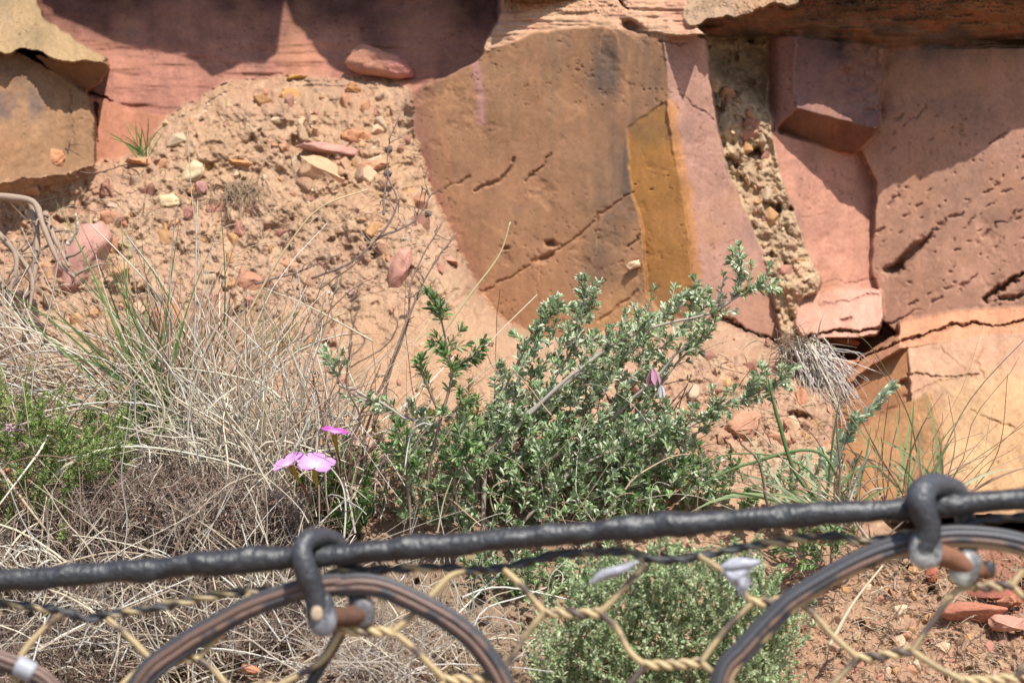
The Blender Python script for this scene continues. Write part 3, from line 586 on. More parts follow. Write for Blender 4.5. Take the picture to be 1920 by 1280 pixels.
leafkw = dict(step=.0026, leafL=.0098, leafW=.0026, cols=SIL, per=3, tip=13, stem_r=.0010, stem_c=(190, 174, 156), ang=.75)
# --- main silver shrub
root = P(900, 1010, 2.84)
t = thing('silver_shrub', root, 'sprawling grey green shrub with small fleshy leaves spreading right above the black cable', 'shrub')
fb, sb = MB(), MB()
BR = [([(905, 1000), (915, 850), (970, 790), (1060, 722), (1140, 652), (1230, 612), (1335, 586), (1390, 548)], 2.80, 2.76, 40, .0030),
      ([(1340, 585), (1385, 555), (1430, 540)], 2.76, 2.75, 8, .0016), ([(1372, 560), (1392, 520), (1385, 492)], 2.76, 2.75, 7, .0014),
      ([(1000, 960), (1110, 850), (1200, 770), (1270, 680), (1330, 625)], 2.86, 2.84, 30, .0026),
      ([(960, 1000), (1080, 880), (1190, 830), (1290, 790), (1400, 745), (1462, 712)], 2.80, 2.74, 56, .0022),
      ([(890, 960), (905, 850), (935, 760), (965, 690), (1005, 625), (1035, 585)], 2.82, 2.80, 30, .0018),
      ([(950, 900), (1010, 760), (1070, 660), (1092, 600), (1110, 560)], 2.88, 2.86, 20, .0018), ([(1078, 640), (1095, 560), (1098, 532)], 2.84, 2.84, 7, .0012),
      ([(880, 900), (840, 830), (760, 780), (690, 752), (648, 728), (625, 690)], 2.80, 2.76, 16, .0020),
      ([(930, 900), (1040, 770), (1120, 700), (1200, 640), (1270, 570), (1300, 560)], 2.90, 2.86, 34, .0020),
      ([(1000, 1000), (1130, 900), (1250, 840), (1330, 800)], 2.82, 2.78, 22, .0022), ([(760, 980), (770, 880), (790, 810)], 2.78, 2.76, 12, .0016),
      ([(1150, 1000), (1230, 920), (1290, 880), (1320, 900)], 2.80, 2.78, 12, .0014)]
for pl, d0, d1, num, rr_ in BR:
    p = shoots_on_path(fb, sb, pl, d0, d1, int(num*1.3), (.007, .024), **leafkw); sb.tubes(p[None], np.linspace(rr_, rr_*.45, len(p))[None], al((184, 168, 152)), 6)
def fill(fb, sb, poly_, n, d0, d1, Lr, dirf, kw):
    q = in_poly(poly_, n, r); d = rng.uniform(d0, d1, n); b = P(q[:, 0], q[:, 1], d); a = rng.normal(size=(n, 3))*.45+dirf
    return shoots(fb, sb, b, a, rng.uniform(*Lr, n), **kw)
fill(fb, sb, [(930, 720), (1000, 640), (1100, 640), (1230, 580), (1310, 560), (1330, 620), (1240, 720), (1260, 800), (1180, 900), (900, 920), (890, 790)], 400, 2.78, 2.92, (.006, .022), np.array([.35, -.2, .8]), leafkw)
fill(fb, sb, [(740, 870), (900, 780), (1250, 820), (1300, 930), (1150, 1000), (900, 1010), (740, 980)], 480, 2.73, 2.90, (.006, .022), np.array([.1, -.3, .8]), dict(leafkw, cols=SIL[:3]+GRN[:2]))
fill(fb, sb, [(880, 1060), (1180, 1060), (1130, 1110), (1000, 1130), (900, 1120)], 70, 2.68, 2.76, (.012, .026), np.array([0, -.3, .6]), dict(leafkw, cols=SIL[:3]+GRN[:2]))
# inner woody twigs
for pl, r0 in (([(905, 860), (924, 838), (970, 796), (1060, 722), (1137, 658)], .0032), ([(1150, 780), (1200, 730), (1260, 680), (1290, 650)], .0022), ([(640, 715), (690, 742), (770, 790)], .0022), ([(1280, 800), (1340, 775), (1400, 742)], .0018)):
    p = path_pts(pl, 2.80, 2.765, 40); p += np.stack([fbm(np.arange(40.), np.zeros(40), 14, 3, q_) for q_ in (1, 2, 3)], 1)*.006; sb.tubes(p[None], np.linspace(r0, r0*.6, 40)[None]*(1+.15*fbm(np.arange(40.), np.zeros(40), 4, 2, 3))[None], al((192, 178, 164)), 7)
N = 120; q = in_poly([(900, 800), (1250, 700), (1280, 950), (900, 1000)], N, r); strands(sb, P(q[:, 0], q[:, 1], rng.uniform(2.8, 2.92, N)), rng.normal(size=(N, 3))*.4+[.4, 0, .7], rng.uniform(.03, .09, N), .0011, jit(al((150, 130, 114)), N), 6, .3, .1, 4)
sb.build('stem', M_wood, t); fb.build('foliage', M_leaf, t)
# --- upright green twig
t = thing('green_shrub', P(810, 860, 2.74), 'upright twig of brighter green leaves standing left of the silver shrub', 'shrub'); fb, sb = MB(), MB()
gk = dict(leafkw, cols=GRN, leafL=.0125)
for pl, num in (([(800, 900), (825, 790), (846, 710), (838, 650), (822, 575)], 17), ([(842, 705), (865, 680), (885, 668)], 4), ([(822, 770), (800, 720), (790, 695)], 4), ([(835, 790), (860, 760), (865, 750)], 3), ([(770, 960), (760, 880), (745, 820)], 12), ([(860, 960), (850, 880), (872, 830)], 14)):
    p = shoots_on_path(fb, sb, pl, 2.74, 2.72, num, (.010, .022), frm=.25, **gk); sb.tubes(p[None], np.linspace(.0022, .0010, len(p))[None], al((160, 138, 118)), 6)
sb.build('stem', M_wood, t); fb.build('foliage', M_leaf, t)
# --- silvery sprig at right
t = thing('silver_sprig', P(1545, 930, 2.86), 'pale silvery sprig leaning right in front of the ochre block', 'plant'); fb, sb = MB(), MB()
PAL = [(206, 222, 196), (184, 206, 172), (226, 236, 216)]
p = path_pts([(1545, 935), (1575, 850), (1610, 790), (1665, 732)], 2.80, 2.78, 40); sb.tubes(p[None], .0016, al((160, 150, 130)), 5)
b = p[[2, 8, 16, 24, 32]]; shoots(fb, sb, b, p[[8, 16, 24, 32, 39]]-b, np.array([.034, .034, .034, .034, .03]), step=.0024, leafL=.013, leafW=.0042, cols=PAL, per=5, ang=.6)
fill(fb, sb, [(1430, 905), (1530, 870), (1600, 880), (1600, 950), (1420, 960)], 26, 2.80, 2.86, (.012, .03), np.array([.1, -.2, .8]), dict(leafkw, cols=PAL[:2]+SIL[:1]))
sb.build('stem', M_wood, t); fb.build('foliage', M_leaf, t)
t = thing('low_green_shrub', P(1340, 960, 2.8), 'low green leafy growth above the cable between the silver shrub and the grass', 'shrub'); fb, sb = MB(), MB()
fill(fb, sb, [(1180, 900), (1290, 860), (1400, 900), (1440, 965), (1180, 985)], 60, 2.78, 2.86, (.012, .03), np.array([.0, -.2, .8]), dict(leafkw, cols=GRN))
sb.build('stem', M_wood, t); fb.build('foliage', M_leaf, t)
t = thing('small_green_plant', P(1530, 1070, 2.74), 'small green leafy plant just under the black cable above the right ring', 'plant'); fb, sb = MB(), MB()
fill(fb, sb, [(1480, 1040), (1560, 1020), (1580, 1060), (1500, 1070)], 12, 2.70, 2.74, (.012, .03), np.array([.0, -.2, .8]), dict(leafkw, cols=GRN))
sb.build('stem', M_wood, t); fb.build('foliage', M_leaf, t)
# --- fine leaved bush at the bottom
t = thing('fine_leaved_bush', P(1250, 1300, 2.58), 'dense fine leaved grey green bush behind the wire mesh at the bottom', 'bush'); fb, sb = MB(), MB()
FIN = [(172, 194, 146), (194, 208, 166), (142, 172, 116), (220, 228, 194)]
fk = dict(step=.0026, leafL=.0052, leafW=.0018, cols=FIN, per=4, ang=.8, stem_r=.0005, stem_c=(140, 120, 100), tip=4)
fill(fb, sb, [(1090, 1105), (1200, 1080), (1400, 1075), (1470, 1150), (1480, 1330), (1000, 1330), (1050, 1180)], 900, 2.46, 2.60, (.022, .045), np.array([0, -.2, .8]), fk)
fill(fb, sb, [(1440, 1140), (1500, 1160), (1490, 1230), (1450, 1230)], 14, 2.58, 2.62, (.02, .04), np.array([.3, -.2, .6]), fk)
sb.build('stem', M_wood, t); fb.build('foliage', M_leaf, t)
# --- yellow green needle bush at left
t = thing('needle_bush', P(80, 960, 2.86), 'yellow green needle leaved bush at the left edge below the dry grass', 'bush'); fb, sb = MB(), MB()
NED = [(154, 180, 104), (130, 160, 88), (178, 194, 120), (112, 142, 80)]
nk = dict(step=.0026, leafL=.0064, leafW=.0012, cols=NED, per=5, ang=.9, stem_r=.0006, stem_c=(120, 100, 80), tip=5)
fill(fb, sb, [(-60, 760), (30, 740), (90, 790), (230, 790), (260, 850), (230, 900), (120, 980), (-60, 990)], 250, 2.71, 2.84, (.02, .045), np.array([.1, -.3, .7]), nk)
fill(fb, sb, [(150, 760), (260, 760), (290, 800), (180, 830)], 22, 2.86, 2.92, (.016, .03), np.array([.1, -.3, .7]), nk)
sb.build('stem', M_wood, t); fb.build('foliage', M_leaf, t)
t = thing('dark_needle_plant', P(600, 1010, 2.78), 'dark green needle leaved plant growing under the pink flowers', 'plant'); fb, sb = MB(), MB()
DRK = [(98, 142, 72), (120, 162, 84), (80, 120, 64)]
fill(fb, sb, [(545, 905), (600, 890), (680, 890), (700, 1000), (560, 1010)], 75, 2.77, 2.85, (.02, .036), np.array([.1, -.1, .9]), dict(nk, cols=DRK, leafL=.010, leafW=.0014, ang=.6))
sb.build('stem', M_wood, t); fb.build('foliage', M_leaf, t)
t = thing('green_needle_plant', P(860, 820, 2.9), 'olive green needle leaved plant at the left foot of the silver shrub', 'plant'); fb, sb = MB(), MB()
fill(fb, sb, [(700, 820), (780, 800), (900, 750), (900, 880), (720, 900)], 40, 2.86, 2.92, (.02, .035), np.array([.1, -.2, .9]), dict(nk, cols=[(120, 136, 60), (96, 116, 52)], leafL=.009))
sb.build('stem', M_wood, t); fb.build('foliage', M_leaf, t)

# --- grass tufts
def blades(mb, u, v, d, n, spread, Lr, ang0, ang1, cols, wd=.0018, flat=True, droop=.35, curl=.25, sp_d=.03):
    """angles in degrees from straight up, positive to the right"""
    uu = u+rng.normal(size=n)*spread; vv_ = v+rng.normal(size=n)*spread*.35; dd = d+rng.normal(size=n)*sp_d; a = np.radians(rng.uniform(ang0, ang1, n))
    rt = P(uu, vv_, dd); dr = np.stack([np.sin(a), rng.normal(size=n)*.25-.1, np.cos(a)], 1); L = rng.uniform(*Lr, n)
    cs = np.array([al(c) for c in cols]); cc = np.clip(cs[rng.integers(0, len(cs), n)]*(1+rng.normal(size=(n, 1))*.12), .01, 1)
    if not flat: strands(mb, rt, dr, L, wd*.5*rng.choice([.8, 1.4, 2.3], n, p=[.35, .4, .25]), cc, 10, curl*1.25, droop, 3, .018, .45); return
    m = 9; t_ = np.linspace(0, 1, m)[None, :, None]; cv = rng.normal(size=(n, 1, 3))*curl*.4
    pts = rt[:, None]+dr[:, None]*t_*L[:, None, None]+cv*L[:, None, None]*t_**2-np.array([0, 0, 1])*droop*L[:, None, None]*t_**2.3*rng.uniform(.2, 1.3, (n, 1, 1))
    pts[:, :, 0] += (np.sin(a)*droop*.5*L)[:, None]*t_[..., 0]**2
    T = np.gradient(pts, axis=1); T /= np.linalg.norm(T, axis=2, keepdims=True); X = np.cross(T, rnd_dirs(n)[:, None]*[.4, 1, .4]); X /= np.linalg.norm(X, axis=2, keepdims=True)+1e-9
    Z = np.cross(X, T); w_ = wd*rng.uniform(.6, 1.3, (n, 1, 1))*np.interp(np.linspace(0, 1, m), [0, .3, .7, 1], [.7, 1, .7, .08])[None, :, None]
    vtx = np.stack([pts-X*w_*.5+Z*w_*.2, pts, pts+X*w_*.5+Z*w_*.2], 2); ix = np.arange(n*m*3).reshape(n, m, 3)
    f = np.concatenate([np.stack([ix[:, :-1, j], ix[:, :-1, j+1], ix[:, 1:, j+1], ix[:, 1:, j]], -1).reshape(-1, 4) for j in (0, 1)])
    mb.add(vtx.reshape(-1, 3), [f], np.repeat(cc, m*3, 0))
DRY = [(250, 238, 212), (240, 222, 190), (226, 208, 182), (252, 246, 232), (204, 182, 156)]
BRN = [(200, 166, 138), (186, 150, 122), (214, 182, 150), (170, 138, 114)]
GG = [(120, 156, 84), (100, 140, 70), (140, 168, 96), (150, 150, 90)]
mb = MB(); g_ = 'grass tufts on the bank'
blades(mb, 330, 770, 2.92, 170, 40, (.10, .24), -42, 28, BRN+DRY[2:3], .0018, True, .2)
blades(mb, 300, 800, 2.88, 46, 26, (.16, .30), -46, 16, GG, .0028, True, .15)
blades(mb, 400, 800, 2.9, 90, 46, (.10, .22), -15, 40, BRN+DRY, .0016, True, .25)
for pl, w_ in (([(300, 820), (215, 690), (130, 610), (15, 565)], .0016), ([(330, 800), (260, 620), (180, 455)], .0014), ([(365, 760), (350, 640), (300, 530), (205, 400)], .0016), ([(420, 640), (422, 520), (415, 400)], .0013), ([(330, 760), (250, 600), (230, 520), (180, 460)], .0012)):
    p = path_pts(pl, 2.88, 2.84, 20); mb.tubes(p[None], np.linspace(w_, w_*.25, 20)[None], al((112, 144, 78)), 3)
tag(mb.build('grass_tuft', M_straw), 'tall tuft of green and brown grass fanning out at left of centre', 'grass', g_)
mb = MB(); blades(mb, 268, 292, 3.38, 22, 5, (.03, .075), -50, 35, [(110, 160, 84), (190, 160, 110), (90, 140, 64)], .0022, True, .15, sp_d=.01)
tag(mb.build('grass_tuft', M_leaf), 'tiny green grass tuft beside the boulder at upper left', 'grass', g_)
mb = MB(); BG = [(150, 178, 118), (172, 194, 138), (130, 160, 100), (196, 202, 164)]
blades(mb, 1560, 1000, 2.74, 26, 30, (.07, .19), -62, 30, BG, .0058, True, .5)
blades(mb, 1570, 1000, 2.74, 34, 36, (.08, .22), -70, 50, DRY+BRN, .0020, False, .3)
for pl, w_ in (([(1600, 990), (1540, 850), (1400, 870), (1310, 910)], .003), ([(1590, 980), (1500, 900), (1460, 790), (1440, 710)], .0040), ([(1580, 960), (1500, 870), (1380, 850), (1290, 880)], .0014), ([(1500, 1060), (1440, 1100), (1405, 1095)], .0034)):
    p = path_pts(pl, 2.76, 2.72, 24); mb.tubes(p[None], (np.sin(np.linspace(.15, 1, 24)*2.9)*w_*.55+.0003)[None], al((126, 158, 100)), 4)
tag(mb.build('grass_tuft', M_leaf), 'broad bladed green grass arching beside the black cable at right', 'grass', g_)
mb = MB(); blades(mb, 1735, 940, 2.80, 26, 26, (.08, .17), -50, 60, BG+BRN[:1], .0030, True, .2); blades(mb, 1720, 960, 2.8, 22, 60, (.10, .26), -50, 55, BRN+DRY[1:3], .0011, False, .2)
for pl, w_ in (([(1740, 960), (1720, 850), (1700, 770), (1640, 660), (1600, 620)], .0012), ([(1790, 960), (1870, 850), (1890, 700)], .0009), ([(1660, 960), (1655, 850), (1670, 720)], .0009)):
    p = path_pts(pl, 2.82, 2.80, 24); mb.tubes(p[None], np.linspace(w_, .0004, 24)[None], al((140, 140, 90)), 3)
tag(mb.build('grass_tuft', M_leaf), 'thin green grass tuft right behind the right shackle', 'grass', g_)
mb = MB(); blades(mb, 690, 1270, 2.54, 130, 50, (.05, .12), -60, 60, [(214, 200, 184), (190, 176, 162), (226, 214, 200)], .0012, False, .5, .6)
tag(mb.build('grass_tuft', M_straw), 'bleached grey straw clump under the left shackle at the bottom', 'grass', g_)
mb = MB(); blades(mb, 520, 660, 3.1, 60, 40, (.04, .10), -30, 65, [(150, 150, 90), (180, 160, 110), (130, 140, 80)], .0014, True, .2)
tag(mb.build('grass_tuft', M_straw), 'short olive grass tuft on the open soil behind the dry stems', 'grass', g_)

# --- tangle of dry grass over the left half (nobody could count it)
mb = MB()
blades(mb, 120, 740, 2.94, 230, 90, (.10, .24), -100, -30, DRY+BRN[:2], .0016, False, .45, .4, .04)
blades(mb, 480, 960, 2.84, 420, 80, (.09, .26), -40, 35, DRY+DRY[:2], .0018, False, .25, .5, .05)
blades(mb, 400, 860, 2.88, 260, 90, (.08, .22), -80, 30, DRY, .0017, False, .5, .6, .05)
blades(mb, 620, 960, 2.84, 150, 60, (.07, .20), -50, 50, DRY+BRN, .0014, False, .3, .5, .04)
blades(mb, 80, 900, 2.80, 80, 110, (.08, .24), -80, 60, DRY+BRN, .0017, False, .5, .7, .04)
blades(mb, 90, 1120, 2.70, 150, 120, (.06, .18), -90, 60, DRY, .0016, False, .4, .7, .04)
blades(mb, 820, 1240, 2.58, 130, 130, (.04, .12), -60, 60, DRY, .0012, False, .3, .6, .04)
blades(mb, 300, 1240, 2.62, 420, 220, (.05, .15), -80, 80, DRY, .0013, False, .3, .7, .04)
blades(mb, 760, 1180, 2.66, 60, 120, (.05, .12), -40, 40, DRY, .0012, False, .2, .4, .04)
blades(mb, 480, 1130, 2.70, 160, 90, (.04, .12), -40, 40, DRY, .0012, False, .2, .6, .04)
blades(mb, 900, 960, 2.76, 60, 180, (.06, .16), -50, 50, DRY+BRN, .0012, False, .2, .4, .04)
tag(mb.build('dry_grass', M_straw), 'tangle of bleached dry grass covering the left half of the bank', 'grass', kind='stuff')
# distinct dry stalks
def stalk(pl, d0, d1, w_, c, label, name='grass_stalk', cat='grass stalk', m=M_straw, grp='single dry stalks'):
    mb = MB(); p = path_pts(pl, d0, d1, 36); mb.tubes(p[None], np.linspace(w_, w_*.45, 36)[None], al(c), 5, True); tag(mb.build(name, m), label, cat, grp)
stalk([(780, 735), (815, 650), (880, 555), (935, 480), (957, 416)], 2.80, 2.78, .0018, (236, 214, 160), 'long pale straw stalk slanting up across the brown slab')
stalk([(700, 640), (580, 575), (495, 540)], 2.94, 2.90, .0014, (232, 214, 184), 'straight pale stalk sloping down right from the dry grass top')
stalk([(430, 660), (480, 560), (540, 460), (600, 390), (690, 355)], 2.92, 2.90, .0018, (236, 206, 158), 'thick bleached stalk reaching up right over the bank')
stalk([(385, 560), (440, 480), (520, 452), (590, 470)], 2.95, 2.93, .0008, (214, 184, 150), 'thin arched stalk above the dry grass')
stalk([(283, 835), (308, 775), (290, 710), (272, 662)], 2.76, 2.75, .0012, (240, 224, 178), 'curled cream stalk in front of the grass tuft')
stalk([(480, 860), (420, 800), (330, 745), (314, 715), (322, 690), (345, 700)], 2.77, 2.75, .0013, (240, 220, 190), 'hooked pale stalk curling round at its tip')
stalk([(645, 1010), (648, 950), (640, 905), (615, 870)], 2.72, 2.72, .0014, (240, 234, 216), 'white stem beside the biggest pink flower')
stalk([(820, 1000), (832, 940), (848, 895)], 2.72, 2.71, .0011, (238, 222, 176), 'short upright cream stalk behind the cable')
stalk([(0, 880), (60, 960), (100, 1010)], 2.72, 2.70, .0022, (214, 190, 160), 'thick bent dry stalk at the left edge above the cable')
stalk([(180, 860), (300, 800), (420, 880), (500, 920)], 2.76, 2.74, .0012, (226, 210, 184), 'arched pale stalk over the needle bush')
stalk([(0, 810), (90, 780), (210, 750), (260, 710)], 2.76, 2.74, .0016, (206, 186, 164), 'long grey stalk bowing over the needle bush')
stalk([(1555, 1210), (1600, 1130), (1655, 1060)], 2.62, 2.66, .0026, (226, 204, 168), 'broad dry straw blade lying on the soil under the right ring')
stalk([(1480, 650), (1560, 658), (1640, 665)], 3.16, 3.16, .0020, (110, 100, 104), 'dark thin twig lying under the small pink ledge', 'twig', 'twig', M_wood)

# --- dead twiggy brown bush low at left
t = thing('dead_bush', P(300, 1120, 2.72), 'dead brown twiggy bush behind the cable at lower left', 'bush')
mb = MB(); N = 8000; q = in_poly([(90, 960), (230, 890), (420, 900), (560, 960), (600, 1080), (560, 1210), (200, 1290), (-60, 1290), (-60, 1050)], N, r)
DB = np.array([al(c) for c in ((178, 156, 140), (156, 134, 118), (206, 188, 170), (128, 108, 94), (176, 142, 120))])
dd_ = sdepth(q[:, 0], q[:, 1])-rng.uniform(.0, .07, N)-.10*np.clip((1080-q[:, 1])/120, 0, 1)*(q[:, 0] > 100)
pt = strands(mb, P(q[:, 0], q[:, 1], dd_), rng.normal(size=(N, 3))*.55+[.15, -.1, .6], rng.uniform(.015, .05, N), rng.uniform(.0006, .0012, N), DB[rng.integers(0, 5, N)], 6, .5, .05, 3, .05)
j = rng.integers(1, 6, N*2); i_ = np.repeat(np.arange(N), 2); strands(mb, pt[i_, j], rnd_dirs(N*2)*.8+[.1, 0, .5], rng.uniform(.006, .016, N*2), .0006, DB[rng.integers(0, 5, N*2)], 4, .5, 0, 3)
mb.build('twig', M_wood, t)

# --- bare branching twigs
def bare(label, mains, d0, d1, c, w0, side=14, knob=False, name='dead_branch', cat='branch', grp='bare dead branches', sl=(.006, .02), buds=()):
    mb = MB(); ks = []
    for pl in mains:
        n = 50; p = path_pts(pl, d0, d1, n); k = np.linspace(1, .35, n); p += np.stack([fbm(np.arange(n)*1., np.zeros(n), 6, 2, s_) for s_ in (1, 2, 3)], 1)*.0015
        mb.tubes(p[None], (w0*k*(1+.25*fbm(np.arange(n)*1., np.zeros(n), 3, 2, 8)))[None], al(c), 6, True); ks.append(p)
        j = rng.integers(4, n-1, side); T = np.gradient(p, axis=0)[j]; T /= np.linalg.norm(T, axis=1, keepdims=True)
        strands(mb, p[j], T*.5+rnd_dirs(side)*.9, rng.uniform(*sl, side), w0*.45, np.repeat(al(c)[None]*.85, side, 0), 5, .5, .0, 4, .05)
    for bu, bv in buds:
        vt, f = hull(14, .006, .006, .006, r); mb.add(vt+P(bu, bv, d1), [f], al((130, 112, 98)))
        strands(mb, np.repeat(P(bu, bv, d1)[None], 20, 0), rnd_dirs(20), .008, .0005, np.repeat(al((150, 130, 112))[None], 20, 0), 4, .3, 0, 3)
    tag(mb.build(name, M_wood), label, cat, grp)
bare('tall bare grey twig pair rising from the grass beside the green twig', [[(650, 950), (690, 800), (745, 650), (800, 520), (856, 436)], [(700, 800), (735, 690), (765, 600), (775, 520), (832, 412)], [(640, 960), (655, 840), (715, 680)]], 2.80, 2.78, (166, 138, 122), .0021, 22)
bare('dark thorny bare stem beside the pink flowers', [[(655, 900), (660, 830), (675, 780), (650, 720), (660, 640)], [(640, 900), (615, 830), (600, 760), (585, 700)], [(640, 890), (690, 850), (720, 820)]], 2.74, 2.73, (126, 96, 82), .0018, 16)
bare('spindly grey branch with seed heads against the brown slab', [[(585, 520), (660, 490), (715, 440), (745, 380), (728, 330), (730, 270), (750, 215)], [(715, 440), (770, 420), (805, 370), (790, 350)], [(720, 400), (722, 360), (730, 330)], [(480, 530), (560, 510), (640, 475)]], 3.02, 3.12, (132, 110, 100), .0018, 10, sl=(.01, .03), buds=[(728, 280), (727, 326), (803, 402)])
bare('fine dark branched twig standing beside the olive tuft', [[(560, 700), (570, 620), (600, 545), (620, 480)], [(570, 640), (640, 560), (700, 520)], [(600, 540), (660, 500), (690, 470)]], 3.0, 3.02, (130, 106, 92), .0011, 12)
bare('thin dark vertical stem in front of the bare slope left of the slab', [[(786, 800), (770, 700), (760, 600), (762, 500)]], 2.86, 2.84, (120, 92, 70), .0007, 3)
bare('thin hanging root against the foot of the brown slab', [[(938, 540), (932, 600), (930, 670), (936, 720)]], 3.1, 3.08, (110, 84, 62), .0007, 3)
bare('grey forked root at the left edge under the boulder', [[(-20, 365), (60, 378), (80, 420), (110, 490), (140, 520)], [(60, 378), (70, 450), (60, 540), (40, 600)], [(85, 400), (100, 440), (130, 500)]], 3.18, 3.10, (178, 154, 134), .0058, 8, name='root', cat='root', sl=(.01, .05))
bare('grey crooked root tangle reaching down at the far left', [[(-20, 420), (30, 480), (20, 560), (30, 640)], [(10, 450), (60, 520), (50, 610)], [(-10, 500), (10, 560), (0, 660)]], 3.14, 3.08, (170, 148, 128), .0046, 10, name='root', cat='root', sl=(.01, .05))
bare('dark slender stick lying on the soil under the stained boulder', [[(130, 320), (180, 325), (240, 308)], [(130, 322), (128, 290), (132, 262)]], 3.33, 3.33, (120, 92, 80), .0016, 4)
bare('short white curved root stub beside the pink fragment', [[(128, 456), (145, 430), (142, 400)]], 3.12, 3.10, (236, 224, 200), .0034, 0, name='root', cat='root')
bare('reddish bent twig arching among the dry grass', [[(500, 930), (560, 800), (600, 700)], [(560, 800), (540, 740)]], 2.8, 2.8, (150, 112, 94), .0012, 10)
bare('dark curved stem hanging behind the right shackle', [[(1590, 860), (1610, 900), (1640, 940)]], 2.84, 2.82, (130, 100, 90), .0020, 3)
# matted roots at right
t = MB(); N = 260
rt = P(rng.normal(1505, 22, N), rng.normal(655, 9, N), 3.14+rng.normal(size=N)*.015); aa = np.radians(rng.uniform(100, 175, N))
strands(t, rt, np.stack([np.sin(aa)*rng.uniform(.3, 1, N), rng.normal(size=N)*.15-.25, np.cos(aa)], 1), rng.uniform(.03, .095, N), rng.uniform(.0006, .0013, N), jit(al((236, 222, 206)), N), 9, .3, .5)
N = 200; rt = P(rng.normal(1500, 26, N), rng.normal(656, 12, N), 3.13+rng.normal(size=N)*.01); strands(t, rt, rnd_dirs(N), .02, .0009, jit(al((170, 146, 122)), N), 7, 1.4, .3)
tag(t.build('root_mat', M_straw), 'matted clump of pale grey fibrous roots hanging at right', 'roots')
t = MB(); N = 160; rt = P(rng.normal(452, 22, N), rng.normal(352, 12, N), 3.36+rng.normal(size=N)*.01); strands(t, rt, rng.normal(size=(N, 3))*.4+[0, -.4, -.6], rng.uniform(.02, .05, N), .0009, jit(al((178, 150, 120)), N), 7, .6, .5)
tag(t.build('root_mat', M_straw), 'small dusty root mat hanging on the earth bank under the orange chip', 'roots')

# --- pink flowers
def flower(u, v, d, face, size, label, stem_to, c=(243, 176, 243), seed=1, squash=1.0):
    t = thing('pink_flower', P(u, v, d), label, 'flower', 'pink five petalled flowers'); face = np.array(face, float); face /= np.linalg.norm(face)
    x = np.cross(face, [0.1, 0, 1]); x /= np.linalg.norm(x); y = np.cross(x, face); c0 = P(u, v, d); px = d*K; R_ = size*px
    for k in range(5):
        mb = MB(); a0 = 2*math.pi*k/5+seed; n, m = 8, 7; rr2 = np.linspace(.04, 1, n); G = []; cc = []
        for a in rr2:
            wd = .60*a**.6*math.sqrt(max(0, 1-a**5))+.03
            for b_ in np.linspace(-1, 1, m):
                notch = .06*(1-abs(b_))**2*(a > .95)
                X = a*(1-notch); Y = b_*wd*.86; h = .50*a**.8-.26*a**2.4+.12*b_*b_*a+.02*math.sin(7*Y+k)
                px_, py_ = X*math.cos(a0)-Y*math.sin(a0), X*math.sin(a0)+Y*math.cos(a0)
                G.append(c0+R_*(x*px_+y*py_+face*h)); kk = max(0, 1-a*1.7); cc.append(al((250, 236, 238))*kk*1.1+al(c)*(1-kk)*(1.08+.06*b_*b_))
        ix = np.arange(n*m).reshape(n, m); f = np.stack([ix[:-1, :-1], ix[:-1, 1:], ix[1:, 1:], ix[1:, :-1]], -1).reshape(-1, 4); mb.add(G, [f], cc); mb.build('petal', M_petal, t)
    mb = MB(); e = P(stem_to[0], stem_to[1], d+.01); b0 = c0-face*R_*.02; tv = e-b0; tb = b0+tv*np.linspace(0, 1, 12)[:, None]; mb.tubes(tb[None], np.linspace(.0034, .0016, 12)[None], al((214, 190, 72)), 8); mb.build('flower_tube', M_petal, t)
    mb = MB(); e2 = e+tv/np.linalg.norm(tv)*.03; q = spline([e, (e+e2)/2+[.001, 0, 0], e2], 10); mb.tubes(q[None], .0014, al((150, 96, 66)), 6); mb.build('stem', M_straw, t)
flower(590, 878, 2.67, (.12, -.40, .90), 40, 'largest open pink flower facing the camera above the dark needle plant', (594, 912), seed=.35)
flower(545, 873, 2.68, (-.45, -.28, .85), 34, 'pink flower seen from the side just left of the largest one', (563, 905), seed=.8)
flower(627, 815, 2.71, (.18, -.16, .97), 27, 'small bright pink flower seen edge on above the other two', (632, 845), c=(232, 100, 220), seed=.1)
t = thing('dried_flower', P(1233, 712, 2.76), 'faded pink and white drooping flower among the silver leaves', 'flower')
mb = MB(); mb.leaves(np.repeat(P(1225, 690, 2.75)[None], 9, 0), rng.normal(size=(9, 3))*.4+[.1, -.2, -1], .02, .007, jit(al((206, 156, 170)), 9)); mb.build('petal', M_petal, t)
mb = MB(); mb.leaves(np.repeat(P(1240, 722, 2.75)[None], 7, 0), rng.normal(size=(7, 3))*.4+[0, -.2, -1], .014, .006, jit(al((236, 228, 232)), 7)); mb.build('petal', M_petal, t)
mb = MB(); q = rng.normal(size=(40, 2))*[9, 6]+[25, 803]; mb.leaves(P(q[:, 0], q[:, 1], 2.74), rnd_dirs(40)-[0, .5, 0], .004, .003, jit(al((232, 190, 204)), 40))
tag(mb.build('blossom_cluster', M_petal), 'tiny pinkish white blossoms on the needle bush at the left edge', 'flower')

